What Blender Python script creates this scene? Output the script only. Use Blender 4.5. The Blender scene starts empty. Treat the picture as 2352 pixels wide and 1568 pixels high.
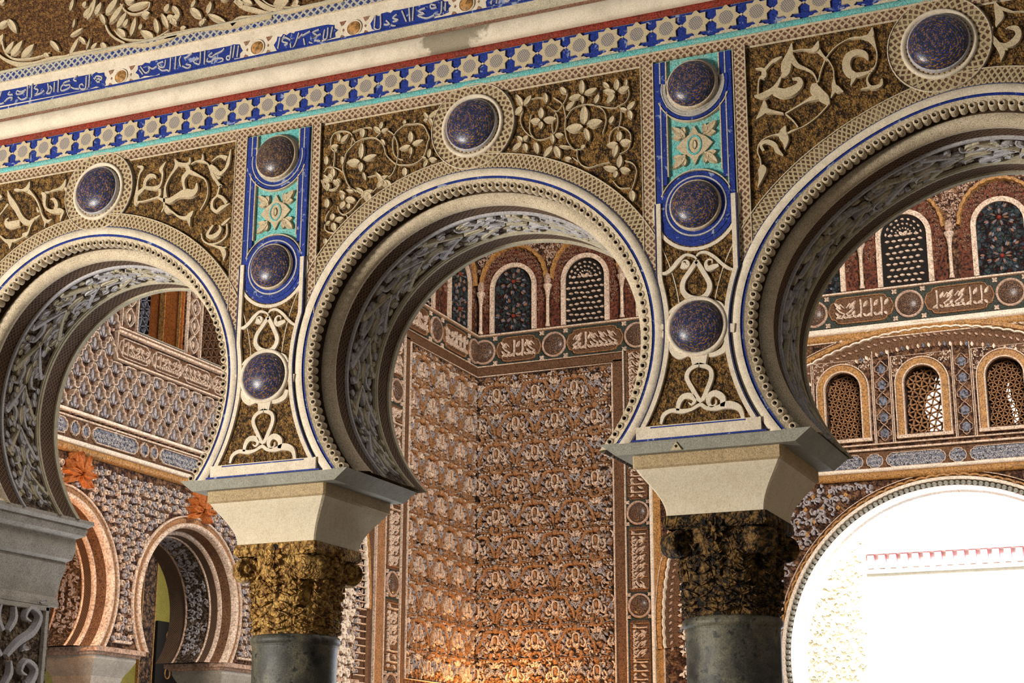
import bpy, math, random
from mathutils import Vector, Matrix
from mathutils.geometry import tessellate_polygon
random.seed(7)
C = bpy.context.scene.collection
PI = math.pi
# ---------------------------------------------------------------- camera
CAM = Vector((4.80321, -5.91636, -1.79998))
RI = Vector((0.91503, 0.40337, 0.00269)); UP = Vector((0.1066, -0.24825, 0.96281)); FW = Vector((-0.38903, 0.88072, 0.27016))
FPX = 3714.88
cam = bpy.data.cameras.new('camera'); camo = bpy.data.objects.new('camera', cam); C.objects.link(camo)
cam.sensor_width = 36; cam.lens = 36 * FPX / 2352; cam.clip_end = 200
m = Matrix((RI, UP, -FW)).transposed().to_4x4(); m.translation = CAM; camo.matrix_world = m
bpy.context.scene.camera = camo
# ---------------------------------------------------------------- light
sc = bpy.context.scene
sc.view_settings.view_transform = 'Standard'; sc.view_settings.look = 'None'; sc.view_settings.exposure = 0.0; sc.view_settings.gamma = 1
wd = bpy.data.worlds.new('world'); sc.world = wd; wd.use_nodes = True
bg = wd.node_tree.nodes['Background']; bg.inputs[0].default_value = (1.0, 0.94, 0.88, 1); bg.inputs[1].default_value = 0.20
def area(name, loc, aim, size, power, col, sy=None):
    l = bpy.data.lights.new(name, 'AREA'); l.energy = power; l.color = col; l.size = size
    if sy: l.shape = 'RECTANGLE'; l.size_y = sy
    o = bpy.data.objects.new(name, l); C.objects.link(o); o.location = loc
    o.rotation_euler = (Vector(aim) - Vector(loc)).to_track_quat('-Z', 'Y').to_euler(); return o
def point(name, loc, power, col, r=.1):
    l = bpy.data.lights.new(name, 'POINT'); l.energy = power; l.color = col; l.shadow_soft_size = r
    o = bpy.data.objects.new(name, l); C.objects.link(o); o.location = loc; return o
area('window_light', (-3.4, -6.2, -1.6), (1.6, 0, .3), 1.3, 860, (1.0, .95, .87))
area('soffit_fill_light', (-.6, 3.2, -3.7), (.6, 2.4, 1), 2.2, 170, (.86, .92, 1.0))  # added upward fill for the soffits, stands in for floor bounce
point('daylight_beyond', (-5.6, 10.2, .2), 70, (1.0, 1.0, 1.0), .2)
area('doorway_daylight', (1.9, 14.6, -1.2), (1.9, 6, -1.6), 3.2, 420, (.80, .88, 1.0), 2.6)
area('courtyard_sunlight', (1.5, 15.2, 5.5), (1.5, 20, 1.0), 5.0, 5200, (1.0, .98, .95))
area('hall_fill_light', (4.5, 4.5, 5.2), (-1.5, 12.5, 1.5), 3.0, 1150, (1.0, .94, .88))  # added high fill lamp to brighten the hall
point('panel_uplight', (-3.45, 12.5, -1.0), 150, (1.0, .52, .16), .12)
point('arch_uplight', (-3.95, 4.75, -.1), 30, (1.0, .42, .10), .1)
# ---------------------------------------------------------------- helpers
D = 13.373; X = -4.24
def ray(px, py): return FW + RI * ((px - 1176) / FPX) - UP * ((py - 784) / FPX)
def at(px, py, y=0.0):
    d = ray(px, py); t = (y - CAM.y) / d.y; q = CAM + d * t; return (q.x, q.z)
def atL(px, py, x=X):
    d = ray(px, py); t = (x - CAM.x) / d.x; q = CAM + d * t; return (q.y, q.z)
def F(u, v, h): return (u, -h, v)             # arcade wall
def L(u, v, h): return (X + h, u, v)          # left wall of the hall
def B(u, v, h): return (u, D - h, v)          # far wall of the hall
class M:
    def __init__(s): s.v = []; s.f = []; s.uv = []
    def add(s, vs, fs, uvs=None):
        n = len(s.v); s.v += [tuple(p) for p in vs]
        for i, f in enumerate(fs):
            s.f.append([n + k for k in f]); s.uv.append(uvs[i] if uvs else [(0, 0)] * len(f))
    def box(s, x0, x1, y0, y1, z0, z1):
        v = [(x, y, z) for x in (x0, x1) for y in (y0, y1) for z in (z0, z1)]
        s.add(v, [(0, 1, 3, 2), (4, 6, 7, 5), (0, 4, 5, 1), (2, 3, 7, 6), (0, 2, 6, 4), (1, 5, 7, 3)])
    def pbox(s, mp, u0, u1, v0, v1, h0, h1):
        v = [mp(u, w, h) for u in (u0, u1) for w in (v0, v1) for h in (h0, h1)]
        uv = [(u, w) for u in (u0, u1) for w in (v0, v1) for h in (h0, h1)]
        fs = [(0, 1, 3, 2), (4, 6, 7, 5), (0, 4, 5, 1), (2, 3, 7, 6), (0, 2, 6, 4), (1, 5, 7, 3)]
        s.add(v, fs, [[uv[k] for k in f] for f in fs])
    def plate(s, mp, poly, h0, h1, bev=0.0):
        n = len(poly); tri = tessellate_polygon([[Vector((a, b, 0)) for a, b in poly]])
        vs = [mp(a, b, h1) for a, b in poly] + [mp(a, b, h0) for a, b in poly]
        fs = [tuple(t) for t in tri] + [(i, (i + 1) % n, n + (i + 1) % n, n + i) for i in range(n)]
        P2 = list(poly) + list(poly)
        s.add(vs, fs, [[P2[k] for k in f] for f in fs])
    def stroke(s, mp, pts, h0, h1, flat=.55, closed=False):
        # pts (u,v,w): ribbon with a rounded back
        n = len(pts)
        if n < 2: return
        vs = []; fs = []
        for i in range(n):
            a = pts[(i - 1) % n] if (closed or i > 0) else pts[i]; b = pts[(i + 1) % n] if (closed or i < n - 1) else pts[i]
            dx, dy = b[0] - a[0], b[1] - a[1]; l = math.hypot(dx, dy) or 1e-6; nx, ny = -dy / l, dx / l
            u, v, w = pts[i]; w *= .5
            for k, hh in ((-1, h0), (-flat, h1 * .9 + h0 * .1), (flat, h1 * .9 + h0 * .1), (1, h0)):
                vs.append(mp(u + nx * w * k, v + ny * w * k, hh if abs(k) == 1 else h1))
        for i in range(n if closed else n - 1):
            j = (i + 1) % n
            for k in range(3): fs.append((4 * i + k, 4 * i + k + 1, 4 * j + k + 1, 4 * j + k))
        if not closed: fs += [(0, 1, 2, 3), (4 * n - 4, 4 * n - 3, 4 * n - 2, 4 * n - 1)]
        s.add(vs, fs)
    def lens(s, mp, a, b, w, h0, h1, n=6):
        # leaf: pointed lens with a raised midrib groove
        ax, ay = a; bx, by = b; dx, dy = bx - ax, by - ay; l = math.hypot(dx, dy) or 1e-6; nx, ny = -dy / l, dx / l
        vs = []; fs = []
        for i in range(n + 1):
            t = i / n; ww = w * .5 * (math.sin(PI * min(1, t * .93 + .07)) ** .75 if 0 < t < 1 else .06)
            cx, cy = ax + dx * t, ay + dy * t
            for k, hh in ((-1, h0), (-.8, h1), (0, h1 - (h1 - h0) * .25), (.8, h1), (1, h0)):
                vs.append(mp(cx + nx * ww * k, cy + ny * ww * k, hh))
        for i in range(n):
            for k in range(4): fs.append((5 * i + k, 5 * i + k + 1, 5 * i + k + 6, 5 * i + k + 5))
        s.add(vs, fs)
    def grid(s, P, uvf=None, closed=False):
        n = len(P); k = len(P[0]); vs = [p for r in P for p in r]; fs = []; uv = []
        for i in range(n if closed else n - 1):
            for j in range(k - 1):
                i2 = (i + 1) % n
                fs.append((i * k + j, i * k + j + 1, i2 * k + j + 1, i2 * k + j))
                if uvf: uv.append([uvf(i, j), uvf(i, j + 1), uvf(i + 1, j + 1), uvf(i + 1, j)])
        s.add(vs, fs, uv if uvf else None)
    def lathe(s, mp, cx, cy, prof, n=32):
        # prof (r, h) about an axis along h
        P = [[mp(cx + r * math.cos(2 * PI * i / n), cy + r * math.sin(2 * PI * i / n), h) for r, h in prof] for i in range(n)]
        acc = [0]
        for a, b in zip(prof, prof[1:]): acc.append(acc[-1] + math.hypot(a[0] - b[0], a[1] - b[1]))
        s.grid(P, lambda i, j: (i / n, acc[j]), True)
    def turn(s, x, y, prof, n=32):
        P = [[(x + r * math.cos(2 * PI * i / n), y + r * math.sin(2 * PI * i / n), z) for r, z in prof] for i in range(n)]
        s.grid(P, lambda i, j: (i / n, prof[j][1]), True)
    def build(s, name, mat, parent=None, smooth=False):
        me = bpy.data.meshes.new(name); me.from_pydata(s.v, [], s.f)
        uvl = me.uv_layers.new(name='UVMap'); flat = [c for f in s.uv for p in f for c in p]
        if len(flat) == 2 * len(me.loops): uvl.data.foreach_set('uv', flat)
        if smooth: me.polygons.foreach_set('use_smooth', [True] * len(me.polygons))
        me.materials.append(mat); me.update()
        o = bpy.data.objects.new(name, me); C.objects.link(o); o.parent = parent; return o
def tag(o, label, cat=None, group=None, kind=None):
    if label: o['label'] = label
    if cat: o['category'] = cat
    if group: o['group'] = group
    if kind: o['kind'] = kind
    return o
def thing(name, label, cat, loc=(0, 0, 0), group=None):
    o = bpy.data.objects.new(name, None); C.objects.link(o); o.empty_display_size = .1; o.location = loc
    return tag(o, label, cat, group)
def inst(src, loc, parent, name=None, rot=None, scale=None):
    c = src.copy(); C.objects.link(c); c.parent = parent; c.location = loc
    if rot: c.rotation_euler = rot
    if scale: c.scale = scale
    return c
def curve(pts, k=4):
    # Catmull-Rom through (x,y,w)
    if len(pts) < 3: return [tuple(p) for p in pts]
    o = []; P = [pts[0]] + list(pts) + [pts[-1]]
    for i in range(1, len(P) - 2):
        for j in range(k):
            t = j / k; q = []
            for d in range(len(pts[0])):
                p0, p1, p2, p3 = (P[i + e][d] for e in (-1, 0, 1, 2))
                q.append(.5 * (2 * p1 + (p2 - p0) * t + (2 * p0 - 5 * p1 + 4 * p2 - p3) * t * t + (3 * p1 - p0 - 3 * p2 + p3) * t ** 3))
            q[-1] = max(q[-1], 1e-4) if len(q) == 3 else q[-1]
            o.append(tuple(q))
    o.append(tuple(pts[-1])); return o
def arc(cx, cy, r, a0, a1, w, n=12, ry=None):
    ry = ry or r
    return [(cx + r * math.cos(math.radians(a0 + (a1 - a0) * i / n)), cy + ry * math.sin(math.radians(a0 + (a1 - a0) * i / n)), w) for i in range(n + 1)]
# ---------------------------------------------------------------- materials
def lin(c):
    c = c / 255; return c / 12.92 if c <= .04045 else ((c + .055) / 1.055) ** 2.4
def col(r, g, b): return (lin(r), lin(g), lin(b), 1)
class N:
    def __init__(s, name, rough=.75):
        s.m = bpy.data.materials.new(name); s.m.use_nodes = True; s.t = s.m.node_tree; s.b = s.t.nodes['Principled BSDF']
        s.b.inputs['Roughness'].default_value = rough; s.b.inputs['Specular IOR Level'].default_value = .25
        g = s.t.nodes.new('ShaderNodeNewGeometry'); s.pos = g.outputs['Position']
        s.uv = s.t.nodes.new('ShaderNodeUVMap').outputs[0]
    def lk(s, a, b):
        if hasattr(a, 'is_output') or hasattr(a, 'links'): s.t.links.new(a, b)
        else: b.default_value = a
    def math(s, op, a, b=0.0, c=None):
        n = s.t.nodes.new('ShaderNodeMath'); n.operation = op; s.lk(a, n.inputs[0]); s.lk(b, n.inputs[1])
        if c is not None: s.lk(c, n.inputs[2])
        return n.outputs[0]
    def noise(s, scale, detail=4, vec=None, dist=0.0, rough=.6):
        n = s.t.nodes.new('ShaderNodeTexNoise'); n.inputs['Scale'].default_value = scale; n.inputs['Detail'].default_value = detail
        n.inputs['Distortion'].default_value = dist; n.inputs['Roughness'].default_value = rough
        s.lk(vec or s.pos, n.inputs['Vector']); return n.outputs[0]
    def voro(s, scale, feat='F1', vec=None, out='Distance'):
        n = s.t.nodes.new('ShaderNodeTexVoronoi'); n.feature = feat; n.inputs['Scale'].default_value = scale
        s.lk(vec or s.pos, n.inputs['Vector']); return n.outputs[out]
    def ramp(s, fac, stops, interp='LINEAR'):
        n = s.t.nodes.new('ShaderNodeValToRGB'); e = n.color_ramp; e.interpolation = interp
        while len(e.elements) < len(stops): e.elements.new(.5)
        for el, (p, c) in zip(e.elements, stops):
            el.position = p; el.color = c if hasattr(c, '__len__') else (c, c, c, 1)
        s.lk(fac, n.inputs[0]); return n.outputs[0]
    def mix(s, fac, a, b, mode='MIX'):
        n = s.t.nodes.new('ShaderNodeMix'); n.data_type = 'RGBA'; n.blend_type = mode
        s.lk(fac, n.inputs[0]); s.lk(a, n.inputs[6]); s.lk(b, n.inputs[7]); return n.outputs[2]
    def bump(s, h, strength=.5, dist=.005, prev=None):
        n = s.t.nodes.new('ShaderNodeBump'); n.inputs['Strength'].default_value = strength; n.inputs['Distance'].default_value = dist
        s.lk(h, n.inputs['Height'])
        if prev is not None: s.lk(prev, n.inputs['Normal'])
        return n.outputs[0]
    def fin(s, c, nrm=None):
        s.lk(c, s.b.inputs['Base Color'])
        if nrm is not None: s.lk(nrm, s.b.inputs['Normal'])
        return s.m
def plaster(name, base, dirt, grain=.30, gs=230, wear=.45, rough=.8, patch=None, pc=None):
    k = N(name, rough); g = k.noise(gs, 2); b = k.noise(9, 6); s = k.noise(38, 4)
    c = k.mix(k.ramp(b, [(.42, 0), (.75, wear)]), base, dirt)
    c = k.mix(k.ramp(s, [(.5, 0), (.72, wear * .8)]), c, dirt)
    gr = k.ramp(g, [(.32, 1 - grain * 1.6), (.5, 1), (.68, 1 + grain)])
    c = k.mix(1.0, c, gr, 'MULTIPLY')
    if patch is not None:
        c = k.mix(k.ramp(k.noise(26, 5, dist=.8), [(patch, 0), (patch + .06, 1)]), c, pc)
    return k.fin(c, k.bump(k.math('ADD', g, k.math('MULTIPLY', s, 2.0)), .35, .003))
CREAM = col(206, 188, 160); GREY = col(150, 140, 122)
m_cream = plaster('cream_plaster', CREAM, col(150, 134, 106))
m_white = plaster('pale_plaster', col(224, 208, 184), col(176, 160, 134), .14)
m_leaf = plaster('leaf_plaster', col(200, 180, 146), col(160, 142, 108), .22)
m_stone = plaster('grey_stone', col(176, 168, 156), col(120, 112, 102), .22, 150)
m_impost = plaster('impost_stone', col(212, 198, 172), col(186, 166, 132), .09, 160, .4)
m_tan = plaster('tan_stone', col(178, 155, 118), col(140, 118, 84), .25)
m_slab = plaster('slab_plaster', col(152, 148, 134), col(114, 108, 96), .2)
m_blue = plaster('blue_paint', col(30, 52, 134), col(22, 34, 84), .5, 220, .5, .6, .60, col(140, 150, 176))
m_thin = plaster('thin_blue_paint', col(54, 62, 104), col(120, 112, 100), .4)
m_turq = plaster('turquoise_paint', col(100, 178, 174), col(146, 176, 156), .35, 200, .7)
m_red = plaster('red_paint', col(138, 48, 32), col(98, 58, 44), .5, 200, .6)
m_rust = plaster('faded_red_paint', col(140, 96, 74), col(150, 128, 104), .4, 200, .8)
m_greyw = plaster('worn_cream', col(188, 176, 150), col(148, 140, 118), .2, 200, .6)
m_gold = plaster('gold_paint', col(178, 130, 74), col(126, 84, 48), .4, 60, .6, .5)
m_hline = plaster('far_pale_line', col(218, 192, 168), col(170, 140, 116), .35, 60)
m_hbrown = plaster('far_brown_band', col(108, 76, 52), col(80, 54, 38), .5, 90, .6)
m_hred = plaster('far_red_brown', col(98, 52, 34), col(56, 30, 22), .8, 30, .7)
m_hwhite = plaster('far_white', col(236, 220, 200), col(196, 170, 140), .2, 60)
def ground(name, hi, mid, lo, sc_=75, pits=.36, ed=.9):
    # fine leafy carving: twisted cells with drilled pits, their shade painted in dark
    k = N(name, .85); w = k.noise(sc_ * .5, 3)
    vm = k.t.nodes.new('ShaderNodeVectorMath'); vm.operation = 'ADD'; k.lk(k.pos, vm.inputs[0])
    cv = k.t.nodes.new('ShaderNodeTexNoise'); cv.inputs['Scale'].default_value = sc_ * .35; k.lk(k.pos, cv.inputs['Vector'])
    sca = k.t.nodes.new('ShaderNodeVectorMath'); sca.operation = 'SCALE'; k.lk(cv.outputs['Color'], sca.inputs[0]); sca.inputs['Scale'].default_value = 1.6 / sc_
    k.lk(sca.outputs[0], vm.inputs[1])
    d = k.voro(sc_, 'F1', vm.outputs[0]); e = k.voro(sc_ * .45, 'DISTANCE_TO_EDGE', vm.outputs[0])
    f = k.ramp(d, [(.05, 1), (pits, .55), (pits + .22, 0)])
    c = k.mix(f, lo, mid); c = k.mix(k.ramp(w, [(.45, 0), (.62, .8)]), c, hi)
    c = k.mix(k.ramp(e, [(.0, ed), (.10, 0)]), c, lo)
    g = k.noise(300, 2); c = k.mix(1.0, c, k.ramp(g, [(.3, .35), (.5, 1), (.7, 1.5)]), 'MULTIPLY')
    hgt = k.math('ADD', f, k.ramp(e, [(0, 0), (.12, .7)]))
    return k.fin(c, k.bump(hgt, .9, .45 / sc_))
m_ground = ground('ochre_ground', col(158, 118, 62), col(120, 86, 44), col(40, 27, 15), 105, .42, .35)
m_ground2 = ground('dark_ochre_ground', col(142, 102, 54), col(104, 68, 36), col(62, 38, 22), 100, .5, .2)
m_hground = ground('far_ground', col(150, 108, 76), col(106, 70, 50), col(44, 26, 20), 30, .36, .6)
m_hgold = ground('far_golden_ground', col(158, 120, 88), col(108, 78, 58), col(34, 22, 18), 30, .34, .6)
m_hgrey = ground('far_grey_carving', col(186, 170, 158), col(112, 84, 66), col(42, 28, 26), 26, .34)
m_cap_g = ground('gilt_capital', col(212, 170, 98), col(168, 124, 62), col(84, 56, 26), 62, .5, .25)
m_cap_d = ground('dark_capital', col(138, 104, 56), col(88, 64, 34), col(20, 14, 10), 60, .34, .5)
m_jambc = ground('grey_carved_ground', col(150, 130, 106), col(112, 90, 70), col(56, 44, 36), 50, .36, .5)
m_soffit = ground('soffit_ground', col(150, 128, 104), col(104, 80, 62), col(44, 32, 26), 70, .36, .6)
def stained(name):
    # plaster with one grey-brown repair stain
    k = N(name, .8); sp = k.t.nodes.new('ShaderNodeSeparateXYZ'); k.lk(k.pos, sp.inputs[0])
    n1 = k.noise(7, 5); g = k.noise(210, 2)
    dx = k.math('ABSOLUTE', k.math('SUBTRACT', sp.outputs[0], 1.90)); f = k.math('ADD', k.math('MULTIPLY', dx, 6.0), k.math('MULTIPLY', k.math('SUBTRACT', n1, .5), 2.6))
    c = k.mix(k.ramp(k.noise(10, 6), [(.45, 0), (.75, .5)]), col(224, 208, 184), col(170, 156, 132))
    c = k.mix(k.ramp(f, [(.75, .85), (.95, 0)]), c, col(132, 120, 98))
    return k.fin(k.mix(1.0, c, k.ramp(g, [(.3, .8), (.5, 1), (.7, 1.12)]), 'MULTIPLY'), k.bump(g, .3, .003))
m_corn = stained('stained_cornice_plaster')
def diamond(name, line, hole, alt, n, wdt=.2, fuzz=.25):
    # crossed diagonal ribs over drilled holes, laid out in metres along each band
    k = N(name, .85); sp = k.t.nodes.new('ShaderNodeSeparateXYZ'); k.lk(k.uv, sp.inputs[0])
    wob = k.math('MULTIPLY', k.math('SUBTRACT', k.noise(40, 2), .5), fuzz)
    a = k.math('ADD', k.math('MULTIPLY', k.math('ADD', sp.outputs[0], sp.outputs[1]), n), wob)
    b = k.math('ADD', k.math('MULTIPLY', k.math('SUBTRACT', sp.outputs[0], sp.outputs[1]), n), wob)
    fa = k.math('ABSOLUTE', k.math('SUBTRACT', k.math('FRACT', a), .5)); fb = k.math('ABSOLUTE', k.math('SUBTRACT', k.math('FRACT', b), .5))
    mx = k.math('MAXIMUM', fa, fb)           # .5 on a rib
    f = k.ramp(mx, [(.5 - wdt - .08, 0), (.5 - wdt, 1)])
    g = k.noise(260, 2); big = k.noise(10, 4)
    hc = k.mix(k.ramp(big, [(.4, 0), (.62, 1)]), hole, alt)
    c = k.mix(f, hc, line); c = k.mix(1.0, c, k.ramp(g, [(.3, .6), (.5, 1), (.7, 1.25)]), 'MULTIPLY')
    c = k.mix(k.ramp(k.noise(18, 5), [(.5, 0), (.75, .5)]), c, line)
    return k.fin(c, k.bump(f, .8, .004))
m_dia = diamond('diamond_band', col(186, 164, 132), col(112, 72, 58), col(100, 62, 44), 34, .17)
m_dia2 = diamond('ring_diamond_band', col(180, 160, 124), col(104, 72, 54), col(70, 48, 30), 30, .17)
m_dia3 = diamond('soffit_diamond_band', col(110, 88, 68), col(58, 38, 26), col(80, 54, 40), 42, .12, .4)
m_plait = diamond('blue_plait_band', col(176, 170, 160), col(34, 50, 118), col(54, 62, 100), 26, .15)
def hatch(name):
    k = N(name, .85); sp = k.t.nodes.new('ShaderNodeSeparateXYZ'); k.lk(k.uv, sp.inputs[0])
    x, y = sp.outputs[0], sp.outputs[1]
    r = k.math('SQRT', k.math('ADD', k.math('MULTIPLY', x, x), k.math('MULTIPLY', y, y)))
    a = k.math('FRACT', k.math('MULTIPLY', k.math('ADD', x, k.math('MULTIPLY', y, .55)), 110)); b = k.math('FRACT', k.math('MULTIPLY', k.math('SUBTRACT', y, k.math('MULTIPLY', x, .55)), 110))
    f = k.math('MAXIMUM', k.math('LESS_THAN', a, .42), k.math('LESS_THAN', b, .42))
    f = k.math('MULTIPLY', f, k.math('LESS_THAN', r, .031))
    g = k.noise(240, 2); c = k.mix(k.math('MULTIPLY', f, .85), col(192, 174, 140), k.mix(k.noise(16, 3), col(70, 78, 120), col(128, 120, 116)))
    c = k.mix(1.0, c, k.ramp(g, [(.3, .7), (.5, 1), (.7, 1.2)]), 'MULTIPLY')
    return k.fin(c, k.bump(k.math('SUBTRACT', 1.0, f), .5, .002))
m_star = hatch('hatched_star')
def dome(name, nA, nB, cell, cell2, line, dark):
    # spiral strapwork net over a boss: blue cells between brown and gold straps
    k = N(name, .32); k.b.inputs['Specular IOR Level'].default_value = .45
    sp = k.t.nodes.new('ShaderNodeSeparateXYZ'); k.lk(k.uv, sp.inputs[0])
    wob = k.math('MULTIPLY', k.math('SUBTRACT', k.noise(60, 2), .5), .9)
    a = k.math('ADD', k.math('ADD', k.math('MULTIPLY', sp.outputs[0], nA), k.math('MULTIPLY', sp.outputs[1], nB)), wob)
    b = k.math('ADD', k.math('SUBTRACT', k.math('MULTIPLY', sp.outputs[0], nA), k.math('MULTIPLY', sp.outputs[1], nB)), wob)
    fa = k.math('ABSOLUTE', k.math('SUBTRACT', k.math('FRACT', a), .5)); fb = k.math('ABSOLUTE', k.math('SUBTRACT', k.math('FRACT', b), .5))
    f = k.ramp(k.math('MAXIMUM', fa, fb), [(.26, 0), (.36, 1)])
    cc = k.mix(k.ramp(k.noise(90, 2), [(.45, 0), (.6, 1)]), cell, cell2)
    ll = k.mix(k.ramp(k.noise(70, 2), [(.45, 0), (.62, 1)]), dark, line)
    c = k.mix(f, cc, ll); c = k.mix(1.0, c, k.ramp(k.noise(280, 2), [(.3, .4), (.5, 1), (.7, 1.7)]), 'MULTIPLY')
    return k.fin(c, k.bump(f, .9, .004))
m_dome = dome('blue_boss', 14, 80, col(32, 52, 128), col(44, 52, 78), col(142, 102, 64), col(48, 46, 46))
m_dome2 = dome('brown_boss', 14, 70, col(44, 50, 84), col(74, 66, 58), col(136, 100, 62), col(72, 52, 40))
m_hdome = dome('far_boss', 14, 30, col(70, 56, 52), col(104, 80, 66), col(150, 112, 80), col(46, 32, 28))
def marble():
    k = N('green_marble', .55); k.b.inputs['Specular IOR Level'].default_value = .4
    c = k.ramp(k.noise(5, 8, dist=.6), [(.35, col(34, 34, 30)), (.5, col(70, 68, 58)), (.62, col(104, 98, 80)), (.75, col(54, 52, 46))])
    c = k.mix(k.ramp(k.noise(30, 4), [(.56, 0), (.64, .8)]), c, col(16, 20, 20))
    c = k.mix(1.0, c, k.ramp(k.noise(170, 2), [(.3, .6), (.5, 1), (.7, 1.5)]), 'MULTIPLY'); return k.fin(c, k.bump(k.noise(120, 3), .3, .003))
m_marble = marble()
def plain(name, c, rough=.8, grain=.3, gs=60): return plaster(name, c, tuple(x * .6 for x in c[:3]) + (1,), grain, gs, .5, rough)
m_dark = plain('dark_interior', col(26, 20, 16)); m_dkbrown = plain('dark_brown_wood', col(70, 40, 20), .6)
m_orange = plain('lit_terracotta', col(190, 112, 56), .6); m_olive = plain('olive_wall', col(150, 136, 60), .8, .25, 90)  # terracotta orange has the uplight glow put into its colour
m_court = plain('sunlit_limewash', col(240, 238, 232), .9, .03); m_pink = plain('pink_stone', col(240, 178, 186), .8, .05)
m_yel = plain('pale_yellow_carving', col(238, 232, 206), .9, .12)
m_reveal = plaster('sunlit_carved_reveal', col(244, 236, 224), col(214, 170, 140), .1, 60, .5, .8, .62, col(214, 160, 120)); m_groove_shade = plain('groove_shade_brown', col(70, 50, 32)); m_teal = plain('teal_ground', col(58, 62, 54), .8, .6, 60)  # groove brown is shade painted into the gap and bead holes
m_fbrown = plain('floor_stone', col(120, 108, 92)); m_hgreyb = plain('far_blue_grey', col(112, 112, 122), .8, .6, 40)
m_pane_d = ground('star_pane', col(60, 76, 80), col(92, 36, 28), col(16, 14, 16), 30, .3)
m_bluish = plaster('blue_grey_leaf', col(186, 180, 178), col(140, 140, 148), .25)
m_hcream = plaster('far_cream_leaf', col(214, 190, 168), col(150, 120, 98), .35, 60, .6)
m_hgren = plaster('far_grey_leaf', col(168, 160, 160), col(128, 108, 98), .35, 60, .6)
m_htan = plaster('far_tan_leaf', col(160, 116, 78), col(116, 80, 54), .4, 60, .6)
m_hl2 = plaster('far_pinkish_relief', col(190, 158, 136), col(130, 98, 78), .35, 50, .6)
# ---------------------------------------------------------------- arch geometry (hand-cut: each slightly out of true)
HARM = [(0.01985, 0.00356, -0.00293, -0.02382, 0.01064, 0.0103), (-0.00172, 0.00529, 0.03134, -0.00678, 0.00136, 0.00094), (-0.0109, -0.01733, 0.00895, 0.03152, -0.03085, 0.00251)]
def rad(k, th):
    H = HARM[k]; return 1 + H[0] * math.cos(th) + H[1] * math.sin(th) + H[2] * math.cos(2 * th) + H[3] * math.sin(2 * th) + H[4] * math.cos(3 * th) + H[5] * math.sin(3 * th)
ZS = -.46
def ends(k, r, zs=ZS):
    o = []
    for a, b in ((-PI / 2, 0), (-PI / 2, -PI)):
        lo, hi = a, b
        for _ in range(30):
            mth = (lo + hi) / 2
            if r * rad(k, mth) * math.sin(mth) < zs: lo = mth
            else: hi = mth
        o.append(lo)
    return o[0], o[1] + 2 * PI
def arcpt(k, r, s, zs=ZS):
    a, b = ends(k, r, zs); th = a + (b - a) * s; q = r * rad(k, th); return (2 * k + q * math.cos(th), q * math.sin(th))
def sweep(k, prof, n=96, zs=ZS):
    # prof: (r, y) ; returns rows for M.grid, band coordinates in metres
    cols = []
    for r, y in prof:
        a, b = ends(k, r, zs); cols.append([(2 * k + r * rad(k, a + (b - a) * i / n) * math.cos(a + (b - a) * i / n), y, r * rad(k, a + (b - a) * i / n) * math.sin(a + (b - a) * i / n)) for i in range(n + 1)])
    rows = [[c[i] for c in cols] for i in range(n + 1)]
    acc = [0]
    for p, q in zip(prof, prof[1:]): acc.append(acc[-1] + math.hypot(p[0] - q[0], p[1] - q[1]))
    Lr = prof[0][0] * 4.3
    return rows, (lambda i, j: (i / n * Lr, acc[j]))
# ================================================================ SETTING
TH = .64; TOPV = 3.2
def wallfront():
    g = M(); poly = [(-3.4, TOPV), (-3.4, -4), (-.66, -4)]
    pts = [(-3.4, TOPV), (-3.4, -4), (-.668, -4)]
    for k in range(3):
        A = [arcpt(k, .772, 1 - i / 60) for i in range(61)]
        if k == 0: pts += [(-.668, -.5), (A[0][0], -.5)] + A
        else: pts += A
        if k < 2: pass
    pts += [(A[-1][0], -.5), (4.64, -.5), (4.64, -4), (7.4, -4), (7.4, TOPV)]
    g.plate(F, pts, -TH, -.013); return g
o = wallfront().build('wall_front', m_cream); tag(o, 'carved plaster arcade wall with three horseshoe openings', kind='structure')
g = M(); g.box(-9, 14, -9, 14.2, -4.2, -4.0); tag(g.build('floor', m_fbrown), 'stone floor far below the arches', kind='structure')
# ================================================================ SPANDRELS
def topline(): return 1.163
def spandrel_poly(k, side):
    # between the lattice frame, the arch band and the roundel ring
    s = 1 if side > 0 else -1; e = .785 if k < 2 or True else 0
    ux = 2 * k + s * .772; top = 1.148; P = []
    ring = .205; cz = 1.018
    a0 = math.asin((top - cz) / ring)
    # follow the arch band outwards from the ring
    P.append((ux, top)); P.append((2 * k + s * ring * math.cos(a0), top))
    for i in range(1, 12):
        a = a0 + (-1.05 - a0) * i / 11; P.append((2 * k + s * ring * math.cos(a), cz + ring * math.sin(a)))
    for i in range(26):
        th = PI / 2 - s * (.13 + i * .06); 
        if s < 0: th = PI / 2 + (.13 + i * .06)
        q = .898 * rad(k, th); u, v = 2 * k + q * math.cos(th), q * math.sin(th)
        if abs(u - 2 * k) > .772: break
        if v < P[-1][1] or True: P.append((u, v))
    P.append((ux, P[-1][1] - .03)); return P
GH = -.010
SK = {}
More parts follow.
